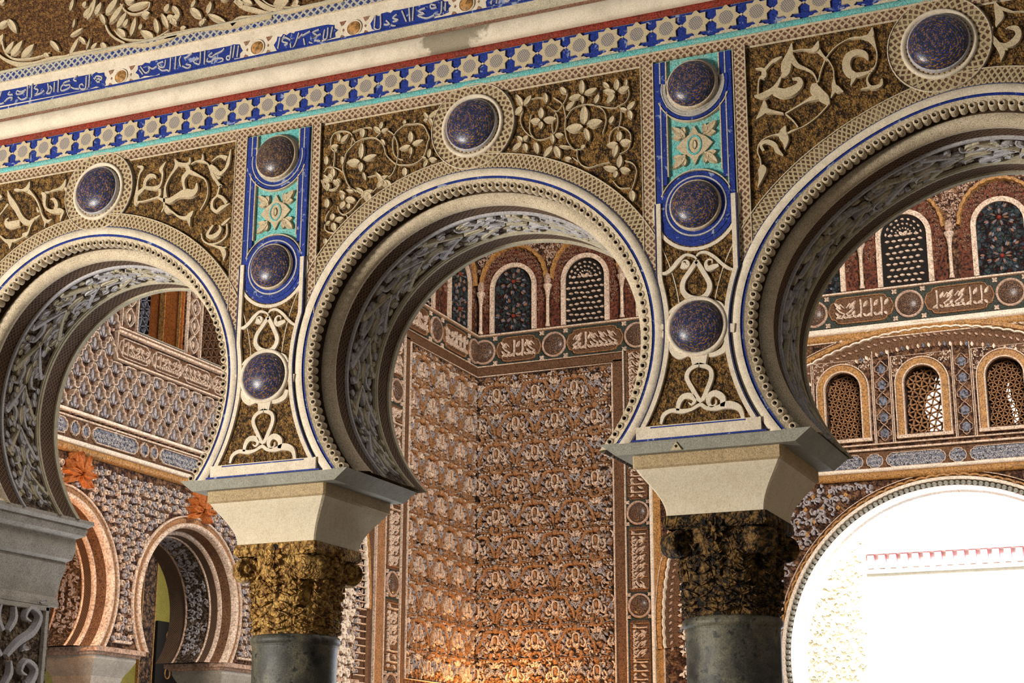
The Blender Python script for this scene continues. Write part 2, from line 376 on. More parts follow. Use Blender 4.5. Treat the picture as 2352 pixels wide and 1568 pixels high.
SK[(0, -1)] = dict(o=(0, 380), s=3.733, st=[
 [(66,215,6),(80,270,30),(105,320,50),(140,370,45),(165,420,40),(200,470,45),(250,490,38),(300,455,25),(345,425,10)],
 [(170,490,50),(110,505,60),(65,505,50),(50,475,22),(75,450,8)],[(70,330,25),(35,380,12),(0,425,10)],
 [(300,460,12),(265,515,14),(245,570,18),(222,592,42),(195,590,16)],[(125,210,16),(150,210,22),(190,210,12),(235,200,45),(258,140,6)],
 [(245,220,35),(290,260,16),(325,315,12),(350,380,12),(365,430,14),(400,480,30),(450,462,6)],[(395,480,24),(385,532,6)],
 [(360,235,10),(385,260,40),(385,320,28),(400,370,20),(450,395,30),(510,390,45),(545,400,20),(530,440,22),(522,480,6)],
 [(480,380,35),(490,340,35),(470,295,25),(440,290,8)],[(430,225,8),(450,215,14),(500,200,20),(540,180,40),(565,118,6)],
 [(555,190,20),(580,240,14),(585,300,10),(575,370,14),(595,395,6)],[(385,240,30),(430,225,8)],
 [(0,600,10),(40,640,20),(85,660,45),(85,715,6)],[(83,650,30),(140,640,20),(185,622,10),(215,600,20)],[(320,360,10),(330,395,16),(350,385,8)],[(0,270,40),(22,272,10)],
 [(-60,300,10),(-50,360,30),(-40,430,12)],[(-40,520,30),(-70,560,14)]], lf=[])
SK[(0, 1)] = dict(o=(290, 320), s=2.985, st=[
 [(75,185,8),(110,195,25),(90,240,12),(78,300,8),(72,360,22),(68,400,30),(65,445,22),(90,430,10)],
 [(70,380,35),(120,335,25),(130,290,26),(155,255,32),(190,250,22),(205,270,8)],
 [(130,330,22),(180,335,24),(215,330,30),(240,300,14),(250,240,14),(240,205,30),(272,155,6)],
 [(68,430,12),(120,425,10),(175,410,12),(220,395,14),(232,375,18),(230,340,20)],
 [(220,400,14),(250,415,22),(300,420,38),(350,390,38),(400,370,60),(450,370,55),(480,345,35),(485,300,10)],
 [(270,400,30),(270,330,14),(300,260,14),(330,215,20),(350,175,34),(335,138,6)],
 [(350,170,30),(400,175,25),(435,165,22),(440,125,6)],[(415,180,28),(430,220,34),(400,260,36),(395,300,20),(405,350,20)],
 [(440,225,30),(500,250,14),(545,280,10),(562,330,8),(560,390,8),(540,440,10),(512,490,6)],
 [(445,170,12),(480,150,10),(520,145,24),(525,100,5)],[(520,150,20),(555,165,10),(575,200,16),(590,240,20),(615,265,35),(648,260,6)],
 [(575,180,25),(600,205,40),(640,235,30),(680,205,22),(700,160,26),(718,68,5)],[(690,130,35),(640,115,14),(590,150,8)],
 [(600,250,12),(635,310,22),(655,320,16),(640,330,12),(625,385,14),(595,420,18),(590,470,22),(620,495,22),(655,470,30),(712,440,5)],
 [(625,385,16),(660,400,22),(690,440,25)],
 [(245,500,8),(270,460,16),(285,490,40),(320,500,12),(360,530,14),(410,540,26),(440,520,36),(462,492,8)],[(430,540,34),(440,598,6)],
 [(600,590,16),(560,655,22),(590,670,30),(630,650,34),(650,615,20),(640,590,8)],
 [(650,590,12),(680,565,20),(715,536,5)],[(690,580,10),(690,650,12),(660,690,12),(610,715,12),(560,715,12),(525,690,10),(515,645,8)],
 [(560,715,12),(620,735,14),(655,750,30),(672,785,34),(668,832,5)],[(655,750,20),(690,738,6)],[(262,395,14),(262,460,16)]], lf=[])
w = 13
SK[(1, -1)] = dict(o=(720, 230), s=4.48, st=[[(a, b, w) for a, b in q] for q in [
 [(215,530),(180,490),(178,420),(205,350),(270,320),(340,320),(385,345),(400,400),(385,470)],[(215,530),(215,600),(205,690)],
 [(440,430),(380,490),(335,550),(318,620),(300,700),(320,780),(350,860),(390,910),(440,940)],
 [(440,430),(500,400),(570,385),(640,390),(700,440),(730,500),(745,560),(790,610),(850,655),(930,665),(1010,660),(1080,630),(1130,580),(1160,500),(1175,430),(1190,390),(1170,330),(1130,260),(1080,240),(1030,245),(950,250),(880,300),(835,350),(815,420),(815,490),(830,560),(870,600),(920,610)],
 [(400,330),(470,300),(560,280),(600,285)],[(760,310),(810,340),(845,400),(865,460),(870,540),(855,640),(830,720),(800,770),(760,790)],[(640,385),(685,340)],
 [(80,820),(100,880),(125,910),(200,915),(260,870),(270,810)],[(205,690),(150,690),(110,740)],[(205,690),(260,710),(300,745)],
 [(395,370),(430,440)],[(1000,570),(990,590)],[(560,790),(640,770)]]],
 lf=[(490,610,500,435,60),(480,635,340,645,75),(510,610,655,565,55),(490,640,490,745,55),(510,740,540,835,34),(1005,440,1000,320,60),(1000,470,878,508,50),(1015,455,1135,412,50),(1005,480,1005,572,35),
 (265,430,262,340,45),(280,440,365,350,50),(260,470,175,482,44),(240,500,220,535,35),(620,280,695,330,50),(690,300,708,222,45),(695,325,775,298,44),(1180,190,1292,98,50),(1180,190,1135,128,42),(1190,190,1225,245,45),(1180,200,1128,212,30),
 (505,290,508,392,60),(938,695,945,790,60),(1185,600,1200,498,45),(1185,610,1275,612,50),(1175,610,1135,700,45),(1165,600,1105,583,20),(720,850,640,740,44),(715,830,655,905,60),(725,830,805,885,60),(700,800,760,788,25),
 (135,672,135,572,50),(300,575,298,675,40),(695,405,738,460,40),(205,800,200,695,55),(190,810,88,835,50),(230,820,280,850,44),(940,250,935,205,40),(150,810,100,770,30),(1030,240,1055,205,20)], more=dict(o=(720, 400), s=4.07, st=[[(a, b, 12) for a, b in q] for q in [
 [(90,60),(110,120),(150,150),(210,140),(245,90),(240,40)],[(320,120),(370,140),(430,170),(470,200),(430,240),(390,300),(340,350),(280,375),(240,350),(225,300)],
 [(105,470),(110,520),(160,545),(240,540),(300,480),(320,420),(300,370)],[(150,340),(120,390),(110,440)],[(550,170),(600,120),(650,90),(700,60)]]],
 lf=[(170,70,145,-5,60),(160,70,85,52,44),(180,60,245,95,44),(140,80,125,165,48),(280,240,268,175,44),(300,230,395,250,62),(295,255,250,325,52),(330,270,330,330,40),(440,205,560,150,60),(470,175,545,245,74),(470,170,395,128,34),(130,320,128,225,54),(180,430,180,365,52),(180,455,205,535,56),(200,430,285,410,46),(160,440,112,475,32),(108,600,120,665,45),(600,60,700,15,44),(630,60,690,112,52),(240,160,300,190,34),(380,160,300,150,26)]))
SK[(1, 1)] = dict(o=(1150, 150), s=2.561, st=[[(a, b, 7) for a, b in q] for q in [
 [(130,270),(115,320),(130,370),(165,410)],[(180,290),(170,340),(175,400),(215,435),(270,430),(315,400),(335,340),(325,280),(280,235)],[(310,410),(302,350),(325,280)],
 [(280,235),(330,270),(365,230),(390,180),(385,140)],[(365,230),(380,300),(378,380),(395,450),(440,495),(500,480)],[(385,310),(420,260),(480,232),(550,232),(600,260),(620,320),(600,400)],
 [(310,190),(350,215),(365,240)],[(550,232),(610,245),(670,250),(700,235),(735,215),(755,170),(745,110)],[(700,240),(708,300),(690,380)],
 [(640,460),(640,420),(660,380),(700,360),(745,380),(765,420),(750,490),(700,520)],[(450,490),(450,540),(470,580),(520,600),(590,580),(640,570)],
 [(730,560),(775,575),(798,620),(785,690),(765,740)],[(660,680),(700,720),(760,720)],[(420,540),(455,565)],[(180,200),(215,190),(250,190)],[(350,470),(400,480),(440,495)],[(165,410),(215,435)]]],
 lf=[(490,350,492,236,54),(485,362,382,375,54),(505,348,600,330,54),(495,370,522,445,36),(240,315,238,248,38),(235,325,172,330,38),(250,322,330,315,38),(240,330,235,380,30),(130,240,90,172,34),(135,238,182,176,34),(128,245,84,292,40),(268,225,262,162,32),(350,132,388,168,34),(480,172,478,85,38),(475,178,400,196,36),(490,170,568,136,36),(480,178,482,232,24),(382,262,438,212,34),(555,228,577,168,32),(680,150,685,80,38),(690,152,758,130,40),(675,160,602,150,34),(668,165,625,228,40),(600,102,640,132,26),(740,82,735,130,22),(700,258,745,265,28),(742,265,792,212,34),(755,265,770,320,34),(640,345,665,298,32),(697,448,700,385,38),(700,455,770,450,42),(690,462,622,470,34),(682,462,665,545,40),(695,605,705,525,38),(688,612,602,600,34),(700,612,765,620,38),(682,620,670,665,32),(770,735,780,802,42),(130,445,95,418,28),(132,442,162,415,30),(125,455,68,502,34),(138,460,155,508,34),(203,452,220,522,36),(310,460,300,400,28),(318,412,372,410,30),(305,475,250,545,36),(318,475,350,545,40),(340,478,420,482,18),(375,550,418,550,28),(470,490,500,470,24)])
SK[(2, -1)] = dict(o=(1700, 40), s=2.297, st=[
 [(272,135,5),(262,190,40),(245,240,60),(240,290,50),(215,318,12)],[(262,205,44),(300,250,24),(345,270,14),(385,295,10),(408,345,8)],
 [(215,315,12),(185,370,30),(130,410,45),(75,415,8)],[(180,385,46),(230,400,60),(280,385,60),(315,355,40),(310,325,24),(275,325,6)],
 [(95,405,8),(100,330,9),(125,310,34),(120,275,20),(82,272,6)],[(130,280,20),(165,240,20),(190,225,25),(222,208,6)],[(128,440,10),(125,490,45),(86,538,5)],[(130,492,38),(170,498,20),(230,508,8)],
 [(270,182,8),(330,172,8),(375,175,20),(400,165,40),(414,126,5)],[(410,170,25),(440,205,12),(462,228,18)],
 [(412,340,7),(430,270,7),(460,205,7),(510,150,7),(570,115,8),(600,108,14),(640,105,14),(685,100,44),(697,52,5)],[(690,110,40),(712,155,12),(722,200,7),(715,250,7),(695,280,20)],
 [(465,225,7),(490,270,7),(495,320,7),(495,360,30),(510,380,46),(545,392,5)],[(500,380,30),(480,425,6)],
 [(675,228,6),(660,195,30),(620,185,40),(575,205,50),(560,250,50),(575,290,46),(600,310,40),(585,360,6)],[(590,310,40),(650,300,26),(700,282,12)],
 [(395,350,30),(395,375,60),(415,400,60),(450,430,50),(470,462,12)],[(440,415,40),(380,430,30),(340,450,14),(240,510,9)],
 [(465,460,8),(410,520,7),(350,565,7),(310,585,6),(270,600,14),(240,618,8)],[(240,510,8),(280,545,8),(305,580,8)],
 [(240,572,6),(225,610,50),(240,650,40),(235,695,5)],[(225,620,20),(180,620,8),(130,640,7),(100,670,7),(92,710,7),(105,745,7),(110,790,10)],
 [(125,705,14),(110,675,18),(140,655,24),(180,670,26),(195,700,26),(228,728,6)],[(115,780,20),(118,805,52),(110,850,26),(95,895,5)],
 [(690,290,10),(670,330,10),(690,370,24),(740,360,24),(748,325,10)],[(690,370,20),(636,382,6)]], lf=[])
SK[(2, 1)] = dict(o=(2050, 0), s=3.732, st=[
 [(870,10,8),(900,70,60),(920,140,80),(900,190,50),(888,228,10)],[(910,70,50),(980,85,24),(1040,100,12),(1140,100,14),(1300,160,12),(1400,260,20)],
 [(860,230,10),(850,290,14),(870,340,50),(910,385,60),(980,390,60),(1050,350,80),(1080,290,60),(1060,240,50),(1000,235,20),(970,250,8)],
 [(900,380,50),(940,440,60),(928,525,8)],[(960,420,40),(990,425,8)],[(1200,300,60),(1260,380,70),(1340,420,40),(1420,400,30)],[(1500,500,40),(1560,420,60),(1600,300,30)]], lf=[])
SL = {(0,-1): 'left half of the left arch: broad curling palmette scrolls', (0,1): 'right of the left arch roundel: thick curling scrolls', (1,-1): 'left of the middle roundel: thin looping vines with four-petal flowers', (1,1): 'right of the middle roundel: vine loops with a large pale flower', (2,-1): 'left of the right arch roundel: large hooked leaves', (2,1): 'right edge of the picture: a single hooked leaf'}
for key, S in SK.items():
    k, s = key
    g = M(); g.plate(F, spandrel_poly(k, s), -.014, GH); root = g.build('spandrel_panel', m_ground)
    tag(root, 'ochre carved spandrel panel ' + SL[key], 'spandrel panel', None)
    def put(S):
        ox, oy = S['o']; q = S['s']
        if S['lf']: g = M()
        for st in S['st']:
            pts = []
            for x, y, ww in curve(st, 4):
                u, v = at(ox + x / q, oy + y / q); u2, v2 = at(ox + x / q + 1, oy + y / q); pts.append((u, v, ww / q * (u2 - u) * 1.05))
            if S['lf']: g.stroke(F, pts, GH, .001)
            else:
                gg = M(); jn = .0007 * (S['st'].index(st) % 9); gg.stroke(F, pts, GH - jn, .001 + jn, .8); gg.build('scroll', m_leaf, root)
        if S['lf']: g.build('vine', m_leaf, root)
        for x0, y0, x1, y1, ww in S['lf']:
            gg = M(); a = at(ox + x0 / q, oy + y0 / q); b = at(ox + x1 / q, oy + y1 / q); u = at(ox + x0 / q + 1, oy + y0 / q)[0] - a[0]
            gg.lens(F, a, b, ww / q * u * 1.1, GH, .004); gg.build('leaf', m_leaf, root)
    put(S)
    if 'more' in S: put(S['more'])
# lattice strips: the long top one and four uprights
g = M(); g.pbox(F, -3.4, 6.6, 1.158, 1.195, -.013, .002); t = tag(g.build('lattice_strip', m_dia), 'long horizontal strip of diamond lattice under the turquoise line', 'lattice strip')
for k, (u0, u1, lb) in enumerate([(.778, .838, 'left upright strip of diamond lattice beside the left blue pier panel'), (1.19, 1.232, 'right upright strip of diamond lattice beside the left blue pier panel'), (2.776, 2.83, 'left upright strip of diamond lattice beside the right blue pier panel'), (3.175, 3.226, 'right upright strip of diamond lattice beside the right blue pier panel')]):
    g = M(); g.pbox(F, u0, u1, .25, 1.157, -.0125, .0005); o = tag(g.build('lattice_strip', m_dia), lb, 'lattice strip')
    g = M()
    g.stroke(F, [(u0, .25, .006), (u0, 1.157, .006)], 0, .004); g.stroke(F, [(u1, .25, .006), (u1, 1.157, .006)], 0, .004); g.build('edge_fillet', m_cream, o)
# ================================================================ ARCHES
bead0 = None
def make_bead():
    g = M(); g.lathe(lambda u, v, h: (u, v, h), 0, 0, [(.0001, -.010), (.0068, -.009), (.0072, .004), (.010, .0085), (.014, .006), (.0172, -.002), (.0174, -.034)], 14); return g
CAR = []  # soffit leaf strokes (s along, t across) for one repeat
AL = ['left horseshoe arch cut off by the left edge, patterned wall panels behind', 'middle horseshoe arch framing the orange-lit carved corner', 'right horseshoe arch framing the bright white doorway']
for k in range(3):
    A = thing('horseshoe_arch', AL[k], 'arch')
    def part(name, mat, prof, smooth=False, n=96):
        g = M(); rows, uvf = sweep(k, prof, n); g.grid(rows, uvf); return g.build(name, mat, A, smooth)
    g = M(); rows, uvf = sweep(k, [(.897, -.0), (.83, -.0)], 96, .06); g.grid(rows, uvf); g.build('lattice_band', m_dia2, A)
    g = M(); rows, uvf = sweep(k, [(.901, .006), (.8995, -.005), (.8955, -.005), (.894, .004)], 96, -.0); g.grid(rows, uvf); g.build('edge_fillet', m_cream, A)
    part('thin_blue_line', m_thin, [(.833, .004), (.832, -.003), (.828, -.003), (.827, .004)])
    part('white_band', m_white, [(.829, .003), (.827, -.006), (.80, -.008), (.792, -.006)], True)
    part('blue_line', m_blue, [(.7925, -.005), (.791, -.001), (.7815, -.001), (.780, -.005)])
    part('bead_ground', m_cream, [(.781, -.004), (.768, .002), (.756, .008), (.752, .036)])
    part('groove', m_groove_shade, [(.7525, .036), (.766, .040), (.768, .066), (.742, .078)])
    part('round_moulding', m_cream, [(.744, .078), (.728, .074), (.712, .080), (.700, .094), (.695, .11), (.698, .126), (.706, .134)], True)
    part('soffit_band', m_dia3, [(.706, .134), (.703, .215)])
    part('soffit_fillet', m_bluish, [(.704, .214), (.692, .216), (.692, .230), (.704, .232)])
    cg = part('carved_soffit', m_soffit, [(.705, .231), (.706, .35), (.705, .476)])
    part('soffit_fillet', m_greyw, [(.704, .475), (.692, .477), (.694, .486), (.690, .49), (.690, .502), (.703, .504)])
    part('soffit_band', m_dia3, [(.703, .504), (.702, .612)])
    part('soffit_edge', m_greyw, [(.703, .611), (.693, .614), (.693, .642), (.74, .652), (.83, .652)])
    # leaf carving wrapped on the soffit
    rnd = random.Random(3 + k); a, b = ends(k, .70); g = M(); g2 = M()
    def SO(u, v, h, k=k, a=a, b=b):
        th = a + (b - a) * u / 3.02; r = (.704 - h) * rad(k, th); return (2 * k + r * math.cos(th), v, r * math.sin(th))
    nrep = 14
    for i in range(nrep):
        u0 = .06 + i * 2.9 / nrep; c = .354; dd = 2.9 / nrep
        for sg in (-1, 1):
            gg = g if (i + (sg > 0)) % 2 else g2
            pts = [(u0, c, .012), (u0 + .05, c + sg * .03, .022), (u0 + .11, c + sg * .07, .034), (u0 + .15, c + sg * .10, .030), (u0 + .13, c + sg * .112, .012)]
            gg.stroke(SO, curve(pts, 3), 0, .016)
            pts = [(u0 + .10, c + sg * .06, .02), (u0 + .14, c + sg * .03, .028), (u0 + .20, c + sg * .045, .02), (u0 + .21, c + sg * .08, .008)]
            g.stroke(SO, curve(pts, 3), 0, .014)
            for q in range(15):
                x = u0 + rnd.uniform(0, dd); y = c + sg * rnd.uniform(.01, .105); an = rnd.uniform(-.9, .9); l = rnd.uniform(.028, .055)
                (g if rnd.random() < .6 else g2).lens(SO, (x, y), (x + l * math.cos(an), y + l * math.sin(an) * .7), rnd.uniform(.020, .036), 0, rnd.uniform(.008, .018), 5)
        g.lens(SO, (u0 + .02, c), (u0 + .09, c), .03, 0, .02); g2.lens(SO, (u0 + .10, c), (u0 + .20, c), .036, 0, .018)
    g.build('leaf_carving', m_bluish, cg); g2.build('leaf_carving', m_greyw, cg)
    nb = 92
    if bead0 is None: bead0 = make_bead(); bd = bead0.build('bead', m_cream, A, False); bd.data.materials.append(m_groove_shade); bd.data.polygons.foreach_set('material_index', [1 if i % 6 < 2 else 0 for i in range(len(bd.data.polygons))])  # hole faces take the dark brown as painted shade
    a, b = ends(k, .7525)
    for i in range(nb):
        th = a + (b - a) * (i + .5) / nb; r = .7525 * rad(k, th); loc = (2 * k + r * math.cos(th), .006, r * math.sin(th))
        if k == 0 and i == 0: bd.location = loc; bd.rotation_euler = (PI / 2, 0, 0); continue
        inst(bd, loc, A, rot=(PI / 2, 0, 0))
# ================================================================ ROUNDELS
def boss(mp, name, cu, cv, r, hh, mat, parent, ring=None, rim=.02, up=0.0):
    g = M(); n = 10; prof = [(r * math.sin(i / n * PI / 2) + 1e-4, up + hh * math.cos(i / n * PI / 2)) for i in range(n + 1)]
    g.lathe(mp, cu, cv, prof, 40); return g.build(name, mat, parent, True)
def ringm(mp, cu, cv, prof, mat, name, parent, smooth=True):
    g = M(); g.lathe(mp, cu, cv, prof, 48); return g.build(name, mat, parent, smooth)
def ringuv(mp, cu, cv, r0, r1, h, mat, name, parent):
    g = M(); n = 72; P = [[mp(cu + r * math.cos(2 * PI * i / n), cv + r * math.sin(2 * PI * i / n), h) for r in (r0, r1)] for i in range(n)]
    g.grid(P, lambda i, j: (i / n * 2 * PI * r1, j * (r1 - r0)), True); return g.build(name, mat, parent)
for k, lb in enumerate(['studded blue roundel above the left arch', 'studded blue roundel above the middle arch', 'largest studded dark roundel, above the right arch']):
    R = thing('roundel', lb + ', in a round lattice border', 'roundel')
    ringuv(F, 2 * k, 1.012, .120, .197, .004, m_dia2, 'lattice_ring', R)
    ringm(F, 2 * k, 1.012, [(.201, 0), (.200, .007), (.196, .008), (.195, .003)], m_cream, 'edge_fillet', R)
    ringm(F, 2 * k, 1.012, [(.148, .003), (.146, .012), (.139, .015), (.131, .010), (.127, .0), (.121, -.004)], m_white, 'rim', R)
    ringm(F, 2 * k, 1.012, [(.122, -.004), (.121, .020), (.117, .026), (.113, .024)], m_bluish, 'inner_rim', R)
    boss(F, 'boss', 2 * k, 1.012, .117, .05, m_dome, R, up=.018)
# ================================================================ PIER PANELS
def leafdiag(g, cu, cv, du, dv, sc_=1):
    g.lens(F, (cu + du * .42, cv + dv * .45), (cu + du * 1.08, cv + dv * 1.08), .038 * sc_, -.006, .008)
    g.lens(F, (cu + du * .55, cv + dv * .55), (cu + du * 1.05, cv + dv * .5), .03 * sc_, -.006, .007); g.lens(F, (cu + du * .55, cv + dv * .55), (cu + du * .5, cv + dv * 1.02), .03 * sc_, -.006, .007)
for k in range(2):
    c = 1.006 + 2 * k + (-.004 if k else .004); side = ('left', 'right')[k]
    u0, u1 = c - .167, c + .167
    R = thing('pier_panel', side + ' pier panel, upright blue frame with two studded bosses and a turquoise field', 'pier panel')
    g = M(); g.pbox(F, u0, u1, .49, 1.155, -.013, -.007); g.build('turquoise_field', m_turq, R)
    # blue double border with round lower end
    def outline(e, h1):
        P = [(u0 + e, 1.148), (u0 + e, .49)]; P += [(c + (.167 - e) * math.cos(math.radians(a)), .487 + (.167 - e) * math.sin(math.radians(a))) for a in range(180, 361, 9)]; P += [(u1 - e, .49), (u1 - e, 1.148)]; return P
    for e, w_, mt, nm in ((.013, .026, m_blue, 'blue_border'), (.027, .006, m_bluish, 'border_fillet'), (.040, .020, m_blue, 'inner_blue_border'), (.053, .006, m_cream, 'inner_fillet')):
        g = M(); P = outline(e, 0)
        if nm.startswith('inner'):
            g.stroke(F, [(u0 + e, 1.148, w_), (u0 + e, .60 if nm != 'inner_fillet' else .635, w_)], -.008, .004 if 'fillet' not in nm else .006, .85)
            g.stroke(F, [(u1 - e, 1.148, w_), (u1 - e, .60 if nm != 'inner_fillet' else .635, w_)], -.008, .004 if 'fillet' not in nm else .006, .85)
        else: g.stroke(F, [(a, b, w_) for a, b in P], -.008, .004 if 'fillet' not in nm else .006, .85)
        g.build(nm, mt, R)
    g = M(); P = outline(-.011, 0)[1:-1]; g.stroke(F, [(u0 - .004, .52, .016)] + [(a, b, .018) for a, b in P[1:-1]] + [(u1 + .004, .52, .016)], -.008, .006, .8); g.build('white_outline', m_white, R)
    for (cv, up_) in ((1.020, 1), (.492, 0)):
        g = M(); rr = .128
        for r_, w_, mt, nm in (((.140, .022, m_blue, 'blue_ring') , (.126, .008, m_bluish, 'ring_fillet'), (.117, .016, m_blue, 'blue_ring')) if not up_ else ((.145, .014, m_blue, 'blue_ring'), (.134, .006, m_bluish, 'ring_fillet'), (.124, .016, m_blue if k == 0 else m_stone, 'blue_ring'))):
            g = M()
            if up_: pts = arc(c, cv, r_, 168, 372, w_, 30)
            else: pts = arc(c, cv, r_, 0, 360, w_, 48)
            g.stroke(F, pts, -.008, .007 + (.002 if 'fillet' in nm else 0), .8); g.build(nm, mt, R)
        if not up_:
            g = M(); g.stroke(F, arc(c, cv, .156, 22, 158, .008, 20), -.008, .008); g.build('ring_fillet', m_cream, R)
        else:
            g = M(); g.stroke(F, arc(c, cv, .157, 200, 340, .008, 20), -.008, .008); g.build('ring_fillet', m_cream, R)
        ringm(F, c, cv, [(.118, -.006), (.116, .006), (.109, .006), (.104, .010)], m_stone if up_ else m_blue, 'cove', R)
        ringm(F, c, cv, [(.108, .006), (.107, .022), (.103, .027), (.098, .024)], m_cream, 'rim', R)
        boss(F, 'boss', c, cv, .101, .048, m_dome if (k or not up_) else m_dome2, R, up=.020)
    g = M(); zc = .757
    for su in (-1, 1):
        for sv in (-1, 1): leafdiag(g, c, zc, su * .088, sv * .085)
    g.build('corner_leaf', m_leaf, R)
    g = M(); g.plate(F, [(c, zc + .085), (c + .018, zc + .05), (c + .05, zc + .03), (c + .078, zc), (c + .05, zc - .03), (c + .018, zc - .05), (c, zc - .085), (c - .018, zc - .05), (c - .05, zc - .03), (c - .078, zc), (c - .05, zc + .03), (c - .018, zc + .05)], -.007, .003); g2 = M(); g2.stroke(F, arc(c, zc, .028, 0, 360, .011, 16, .040), .002, .006); g2.build('oval_ring', m_turq, R); 
    g.lens(F, (c, zc - .02), (c, zc + .02), .022, -.006, .009)
    g.build('central_flower', m_leaf, R)
    # ---- waisted lower panel
    R = thing('waisted_pier_panel', side + ' waisted panel above the ' + side + ' capital, cream scrolls round a blue boss on ochre', 'pier panel')
    def edge(side_, v, off):
        kk = k if side_ < 0 else k + 1; lo, hi = (-PI / 2, PI / 2) if side_ < 0 else (PI / 2, 3 * PI / 2)
        th = math.asin(max(-1, min(1, v / .86))); th = th if side_ < 0 else PI - th
        for _ in range(6):
            r = (.8285 + off) * rad(kk, th); th = math.asin(max(-1, min(1, v / r))); th = th if side_ < 0 else PI - th
        return 2 * kk + (.8285 + off) * rad(kk, th) * math.cos(th)
    vs_ = [.38 - i * .0245 for i in range(33)]
    def bl(v, off, sgn):
        lim = (u0 if sgn < 0 else u1) ; e = edge(sgn, v, off)
        if v < 0: return e
        return max(e, lim + off * .6) if sgn < 0 else min(e, lim - off * .6)
    lft = [(bl(v, .018, -1), v) for v in vs_]; rgt = [(bl(v, .018, 1), v) for v in vs_]
    g = M(); g.plate(F, [(u0 - .02, .52), (u0 - .02, .30), (u1 + .02, .30), (u1 + .02, .52)], -.012, -.0075); g.build('backing', m_cream, R); g = M(); g.plate(F, lft + rgt[::-1], -.012, .0025); g.build('ochre_ground', m_ground, R)
    g = M(); g.plate(F, [(bl(v, .02, -1), v) for v in vs_[-3:]] + [(edge(1, v, .02), v) for v in vs_[-3:]][::-1], -.008, -.002) if False else None
    for nm, off, w_, mt, hh in (('white_border', .016, .022, m_white, .004), ('thin_blue_line', .0035, .004, m_thin, .006)):
        g = M()
        for sgn in (-1, 1): g.stroke(F, [(bl(v, off, sgn) if nm == 'white_border' else (edge(sgn, v, off) if v < 0 else (max(edge(sgn, v, off), u0 - .004) if sgn < 0 else min(edge(sgn, v, off), u1 + .004))), v, w_) for v in ([.52, .45] + vs_)], -.012, hh + .011, .85)
        g.build(nm, mt, R)
    bl0, br0 = edge(-1, -.435, .01), edge(1, -.435, .01)
    g = M(); g.pbox(F, bl0, br0, -.4565, -.402, -.012, .016); g.build('base_band', m_white, R)
    g = M(); g.pbox(F, bl0 + .06, br0 - .06, -.411, -.406, .012, .0175); g.pbox(F, bl0 - .02, br0 + .02, -.460, -.453, .012, .0185); g.build('base_line', m_blue, R)
    def T(x, y): a = at(1490 + x / 3.266, 540 + y / 3.266); return (a[0] - 2 + 2 * k + (.004 if k == 0 else 0), a[1])
    u_ = 1 / 3.266 / 530
    SC = [[(80,295,14),(140,290,30),(190,250,36),(230,200,36),(285,155,24),(345,165,16),(365,190,16)],[(250,230,50),(290,235,46),(300,208,24),(280,195,10),(255,208,8)],
      [(365,165,14),(390,140,20),(440,135,22),(500,170,26),(550,215,26),(600,250,24),(645,264,12)],[(530,230,24),(490,245,46),(450,255,40),(435,220,26),(450,192,14),(480,190,10),(482,215,8)],
      [(365,200,36),(320,270,38),(268,350,40),(262,420,42),(300,465,44),(360,482,44),(420,470,44),(458,420,42),(460,362,40),(415,280,38),(365,200,36)],[(360,475,90),(368,510,110)],
      [(150,600,14),(190,560,26),(250,520,22)],[(500,500,16),(545,520,26),(580,570,20)],[(175,810,40),(190,870,56),(240,915,44),(300,900,30)],[(592,800,34),(570,860,50),(510,895,40),(460,905,30)],
      [(385,900,140),(385,975,110)],[(385,975,34),(318,1010,34),(292,1070,36),(330,1150,36),(398,1245,34),(450,1150,36),(478,1060,36),(458,1000,34),(385,975,34)],
      [(100,1420,20),(120,1355,34),(180,1320,34),(260,1325,36),(330,1310,26),(395,1275,30),(440,1300,30),(520,1300,40),(600,1275,60),(670,1290,50),(700,1330,36),(718,1395,26)],
      [(225,1320,26),(235,1260,40),(270,1215,46),(325,1212,46),(352,1245,30),(330,1275,16),(305,1260,8)],[(560,1290,34),(560,1225,50),(510,1190,50),(465,1210,46),(455,1260,34),(480,1288,18),(510,1270,12),(512,1240,8)],
      [(100,680,30),(170,750,60)],[(110,740,60),(175,745,80)],[(592,700,70),(650,700,70)]]
    for st in SC:
        g = M(); g.stroke(F, [(*T(x, y), w_ * u_) for x, y, w_ in curve(st, 4)], 0, .014, .85); g.build('scroll', m_white, R)
    cu, cv = T(368, 690)
    ringm(F, cu, cv, [(.126, .0), (.124, .018), (.112, .022), (.108, .016), (.104, .014)], m_white, 'ring', R)
    boss(F, 'boss', cu, cv, .106, .055, m_dome, R, up=.014)
    # little domes inside the teardrops
    for (x, y) in ((362, 360), (385, 1080)):
        g = M(); q = T(x, y); g.lathe(F, q[0], q[1], [(.0001, .016), (.02, .012), (.036, .006), (.044, .002)], 20); g.build('teardrop_field', m_ground, R, True)
# ================================================================ CORNICE BANDS
U0, U1 = -2.2, 5.8
def hprof(name, mat, prof, label=None, cat=None, parent=None, smooth=True, n=40, mp=None, a=U0, b=U1):
    g = M(); mp = mp or F; P = [[mp(a + (b - a) * i / n, v, h) for v, h in prof] for i in range(n + 1)]
    acc = [0]
    for p, q in zip(prof, prof[1:]): acc.append(acc[-1] + math.hypot(p[0] - q[0], p[1] - q[1]))
    g.grid(P, lambda i, j: (a + (b - a) * i / n, acc[j])); o = g.build(name, mat, parent, smooth)
    if label: tag(o, label, cat)
    return o
cor = hprof('cornice_moulding', m_corn, [(1.386, -.012), (1.388, .018), (1.396, .034), (1.43, .042), (1.465, .036), (1.476, .022)], 'long plain white rounded cornice moulding above the red line, grey stain over the middle arch', 'moulding')
hprof('red_fillet', m_red, [(1.356, -.002), (1.358, .006), (1.384, .008), (1.387, .0)], parent=cor)
